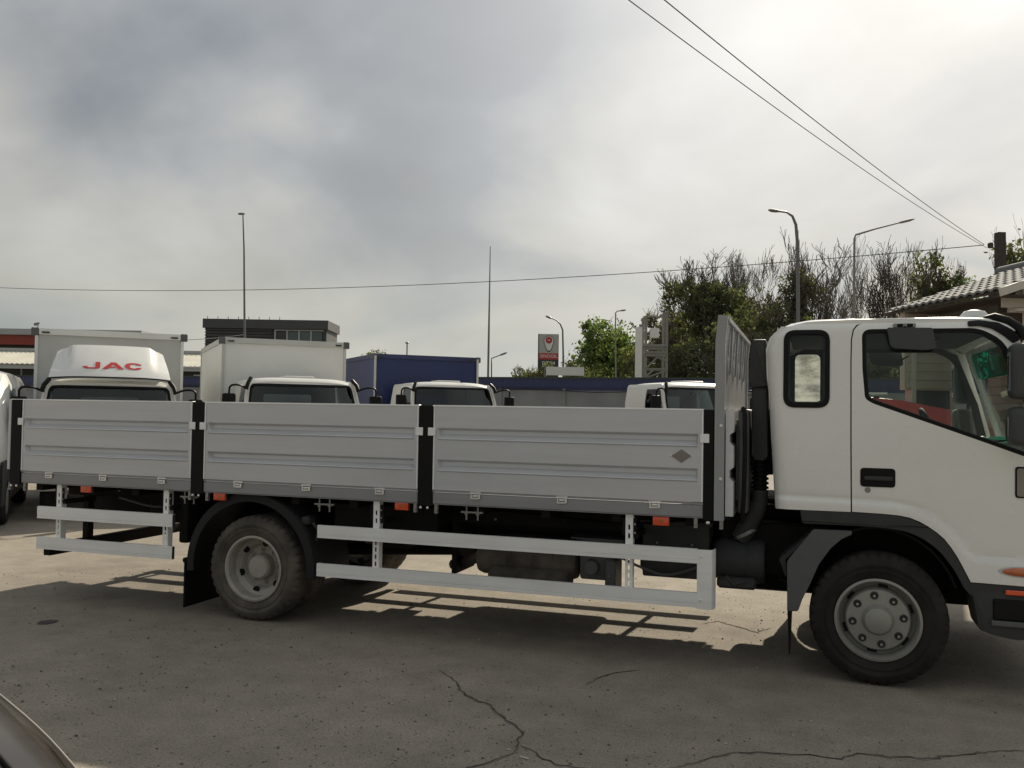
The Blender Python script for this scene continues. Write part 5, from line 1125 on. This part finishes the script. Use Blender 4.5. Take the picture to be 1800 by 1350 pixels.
# ------------------------------------------------------------------ trees
def make_tree(name, label, base, H, spread, leafm, barkm, seed, leafy=.6, nleaf=3500, leafsz=.22, upright=.6, crown0=.25, crown1=1.0, twig=1.0, trunk_r=None, group='trees beyond the fence'):
    rr = random.Random(seed); S = thing(name, label, 'tree', (base.x, base.y, 0), 0, group)
    bm = B(); tips = []; cap = [0]
    def grow(p, d, ln, r, lev):
        if cap[0] > 4200: return
        cap[0] += 1
        n = 4 if lev < 3 else 3; pts = [p]; rs = [r]; q = p; dd = d
        for i in range(n):
            jit = .14 if lev < 3 else .24; dd = (dd + Vector((rr.gauss(0, jit), rr.gauss(0, jit), rr.gauss(0, .10) + upright*.12))).normalized()
            q = q + dd*(ln/n); pts.append(q); rs.append(max(.0145*twig, r*(1-.5*(i+1)/n)))
        tube(bm, pts, rs, 6 if lev < 2 else 3, False)
        for i in range(1, n+1): tips.append((pts[i], lev))
        if lev >= 5: return
        k = ({0: 7, 1: 5, 2: 4, 3: 3, 4: 2} if name == 'bare_tree' else {0: 7, 1: 5, 2: 4, 3: 4, 4: 3})[lev]
        for i in range(k):
            t = (.35+.65*(i+rr.random())/k) if lev else (.30+.70*(i+rr.random()*.6)/k)
            j = min(n-1, int(t*n)); f = t*n-j; s = pts[j].lerp(pts[j+1], min(1, f))
            a = rr.random()*2*pi; side = Vector((cos(a), sin(a), 0))
            nd = (dd*(.55+.4*upright) + side*(.85-.45*upright)*spread/(.35*H)*1.0 + Vector((0, 0, .25*upright))).normalized()
            grow(s, nd, ln*rr.uniform(.50, .74), rs[j]*rr.uniform(.5, .66), lev+1)
    tr_ = trunk_r or H*.017; spread = spread*1.22
    grow(Vector((0, 0, -.1)), Vector((rr.gauss(0, .05), rr.gauss(0, .05), 1)), H*.50, tr_, 0)
    zs = max(t[0].z for t in tips); 
    k = H/zs; xs = max(.1, sorted(math.hypot(t[0].x, t[0].y) for t in tips)[int(len(tips)*.97)]); kx = spread/xs
    for v in bm.verts: v.co.z *= k; f_ = min(1, v.co.z/(H*.3)); v.co.x *= 1+(kx-1)*f_; v.co.y *= 1+(kx-1)*f_
    link('trunk', bm, barkm, S, 60)
    if nleaf:
        tp = [Vector((t.x*kx, t.y*kx, t.z*k)) for t, lev in tips if lev >= 2 and crown0*H <= t.z*k <= crown1*H]
        # keep whole clumps, so that gaps stay open
        tp = [t for t in tp if noise.noise(t*(.55) + Vector((seed*3.1, 0, 0))) > (.28-leafy)]
        zc_, zr_ = H*(crown0+min(crown1, .92))/2, H*(min(crown1, .92)-crown0)/2; fill = []
        while len(fill) < 500:
            p = Vector((rr.uniform(-1, 1), rr.uniform(-1, 1), rr.uniform(-1, 1)))
            if p.length > 1: continue
            p = Vector((p.x*spread*.9, p.y*spread*.9, zc_+p.z*zr_))
            fill.append(p)
        fill = [t for t in fill if noise.noise(t*.5 + Vector((seed*1.7, 5, 0))) > (.40-leafy)]
        bm = B(); nl = 0
        while tp and nl < nleaf:
            c = rr.choice(tp) if (not fill or rr.random() > leafy*.6) else rr.choice(fill); cs = rr.uniform(.35, .85)*leafsz*3.2
            for _ in range(rr.randint(4, 9)):
                p = c + Vector((rr.gauss(0, cs*.6), rr.gauss(0, cs*.6), rr.gauss(0, cs*.5)))
                if p.z < .3: continue
                s = leafsz*rr.uniform(.5, 1.25); u = Vector((rr.gauss(0, 1), rr.gauss(0, 1), rr.gauss(0, 1))).normalized(); v_ = u.orthogonal().normalized()
                q = Matrix.Rotation(rr.random()*6.28, 3, u) @ v_; b2 = u.cross(q)
                bm.faces.new([bm.verts.new(p+x_) for x_ in (q*s, b2*s*.55, -q*s*.8, -b2*s*.55)]); nl += 1
        link('crown', bm, leafm, S, recalc=False)
    return S
def tree_at(px, top, halfw, d, **kw):
    b = at(px, 700, d); z = at(px, top, d).z
    return make_tree(kw.pop('name', 'tree'), kw.pop('label'), b, z, halfw*d/F_PX, **kw)
tree_at(1068, 545, 62, 72, label='bright green leafy tree right of the petrol price sign', name='leafy_tree', leafm='leafgreen', barkm='bark', seed=3, leafy=.7, nleaf=12000, leafsz=.18, upright=.25, crown0=.08)
tree_at(1112, 600, 40, 66, label='low olive green tree behind the white column', name='leafy_tree', leafm='leafolive', barkm='bark', seed=4, leafy=.8, nleaf=5000, leafsz=.2, upright=.2, crown0=.08)
tree_at(1172, 492, 62, 74, label='tree with bare twiggy top behind the lattice tower', name='half_bare_tree', leafm='leafgrey', barkm='bark', seed=7, leafy=.6, nleaf=8500, leafsz=.15, upright=.65, crown0=.08, crown1=.78, twig=1.3)
tree_at(1262, 436, 78, 66, label='broad dark tree with twigs standing up from its crown, left of the headboard', name='half_bare_tree', leafm='leafdark', barkm='bark', seed=12, leafy=.62, nleaf=15000, leafsz=.155, upright=.7, crown0=.06, crown1=.80, twig=1.3)
tree_at(1372, 405, 62, 60, label='dark upright tree behind the tall curved lamp post', name='half_bare_tree', leafm='leafgrey', barkm='bark', seed=21, leafy=.40, nleaf=6000, leafsz=.13, upright=.75, crown0=.12, crown1=.80, twig=1.3)
tree_at(1300, 520, 60, 58, label='leafy dark green tree directly above the headboard', name='leafy_tree', leafm='leafdark', barkm='bark', seed=23, leafy=.7, nleaf=8500, leafsz=.14, upright=.3, crown0=.06)
tree_at(1450, 408, 56, 60, label='bare pale tree between the two large lamp posts', name='bare_tree', leafm='leafolive', barkm='barkpale', seed=31, leafy=.25, nleaf=1300, leafsz=.15, upright=.6, crown0=.15, crown1=.55, twig=1.4)
tree_at(1550, 400, 62, 60, label='bare tree with many upright twigs right of the slanting arm lamp post', name='bare_tree', leafm='leafolive', barkm='bark', seed=36, leafy=.1, nleaf=500, leafsz=.14, upright=.6, crown0=.15, crown1=.5, twig=1.5)
tree_at(1625, 415, 42, 56, label='dark tree with clumped leaves left of the tiled roof', name='half_bare_tree', leafm='leafdark', barkm='bark', seed=43, leafy=.5, nleaf=4200, leafsz=.15, upright=.6, crown0=.2, crown1=.92, twig=1.3)
tree_at(1695, 428, 44, 54, label='green tree with thin twigs on top above the tiled roof', name='leafy_tree', leafm='leafgreen', barkm='bark', seed=47, leafy=.6, nleaf=4000, leafsz=.15, upright=.5, crown0=.2, crown1=.84, twig=1.2)
tree_at(1772, 392, 46, 26, label='sparse young tree behind the dark utility pole', name='leafy_tree', leafm='leafdark', barkm='bark', seed=52, leafy=.35, nleaf=2200, leafsz=.10, upright=.5, crown0=.4, twig=.55)
tree_at(1830, 318, 55, 24, label='bare tree with curling twigs cut off by the right edge', name='bare_tree', leafm='leafdark', barkm='bark', seed=57, leafy=.1, nleaf=200, leafsz=.07, upright=.4, crown0=.5, twig=.6)
tree_at(1790, 462, 40, 34, label='bright green bush beside the utility pole above the roof', name='leafy_tree', leafm='leafgreen', barkm='bark', seed=58, leafy=.8, nleaf=2500, leafsz=.10, upright=.3, crown0=.3, twig=.6)
tree_at(925, 636, 36, 80, label='small olive bush left of the petrol price sign', name='bush', leafm='leafolive', barkm='bark', seed=61, leafy=.7, nleaf=1800, leafsz=.18, upright=.5, crown0=.2)
tree_at(650, 612, 24, 85, label='small tree top showing above the blue body', name='leafy_tree', leafm='leafolive', barkm='bark', seed=63, leafy=.6, nleaf=1300, leafsz=.18, upright=.5, crown0=.3)
tree_at(1420, 560, 55, 54, label='low green growth behind the cab roof below the curved lamp post', name='leafy_tree', leafm='leafdark', barkm='bark', seed=66, leafy=.6, nleaf=3500, leafsz=.16, upright=.3, crown0=.06)
tree_at(1560, 575, 60, 50, label='low olive growth visible through the cab window', name='leafy_tree', leafm='leafolive', barkm='bark', seed=68, leafy=.7, nleaf=3500, leafsz=.15, upright=.3, crown0=.06)

for i, (px_, top_, hw_, d_, lm_) in enumerate(((1150, 612, 50, 60, 'leafdark'), (1215, 590, 50, 58, 'leafdark'), (1030, 620, 40, 64, 'leafdark'), (1350, 575, 45, 56, 'leafgrey'), (1490, 590, 50, 56, 'leafolive'), (1625, 560, 45, 48, 'leafdark'))):
    tree_at(px_, top_, hw_, d_, label=['dense dark bush in front of the trees behind the lattice tower', 'dense dark bush directly left of the headboard top', 'dark bush behind the slender pale pole', 'brownish bush behind the air intake of the cab', 'olive bush between the bare trees above the cab roof', 'dark bush left of the gatehouse roof'][i], name='bush', leafm=lm_, barkm='bark', seed=80+i, leafy=.8, nleaf=3200, leafsz=.17, upright=.3, crown0=.05)

tree_at(1503, 412, 48, 66, label='pale bare tree with forked limbs directly behind the slanting arm lamp post', name='bare_tree', leafm='leafolive', barkm='barkpale', seed=91, leafy=.1, nleaf=400, leafsz=.14, upright=.55, crown0=.15, crown1=.5, twig=1.4)
tree_at(1595, 420, 40, 64, label='bare tree at the left end of the tiled roof', name='bare_tree', leafm='leafolive', barkm='bark', seed=94, leafy=.1, nleaf=300, leafsz=.14, upright=.55, crown0=.15, crown1=.5, twig=1.3)
tree_at(1330, 428, 44, 68, label='half bare tree between the broad dark tree and the curved lamp post', name='half_bare_tree', leafm='leafgrey', barkm='barkpale', seed=97, leafy=.5, nleaf=2600, leafsz=.17, upright=.6, crown0=.1, crown1=.7, twig=1.3)
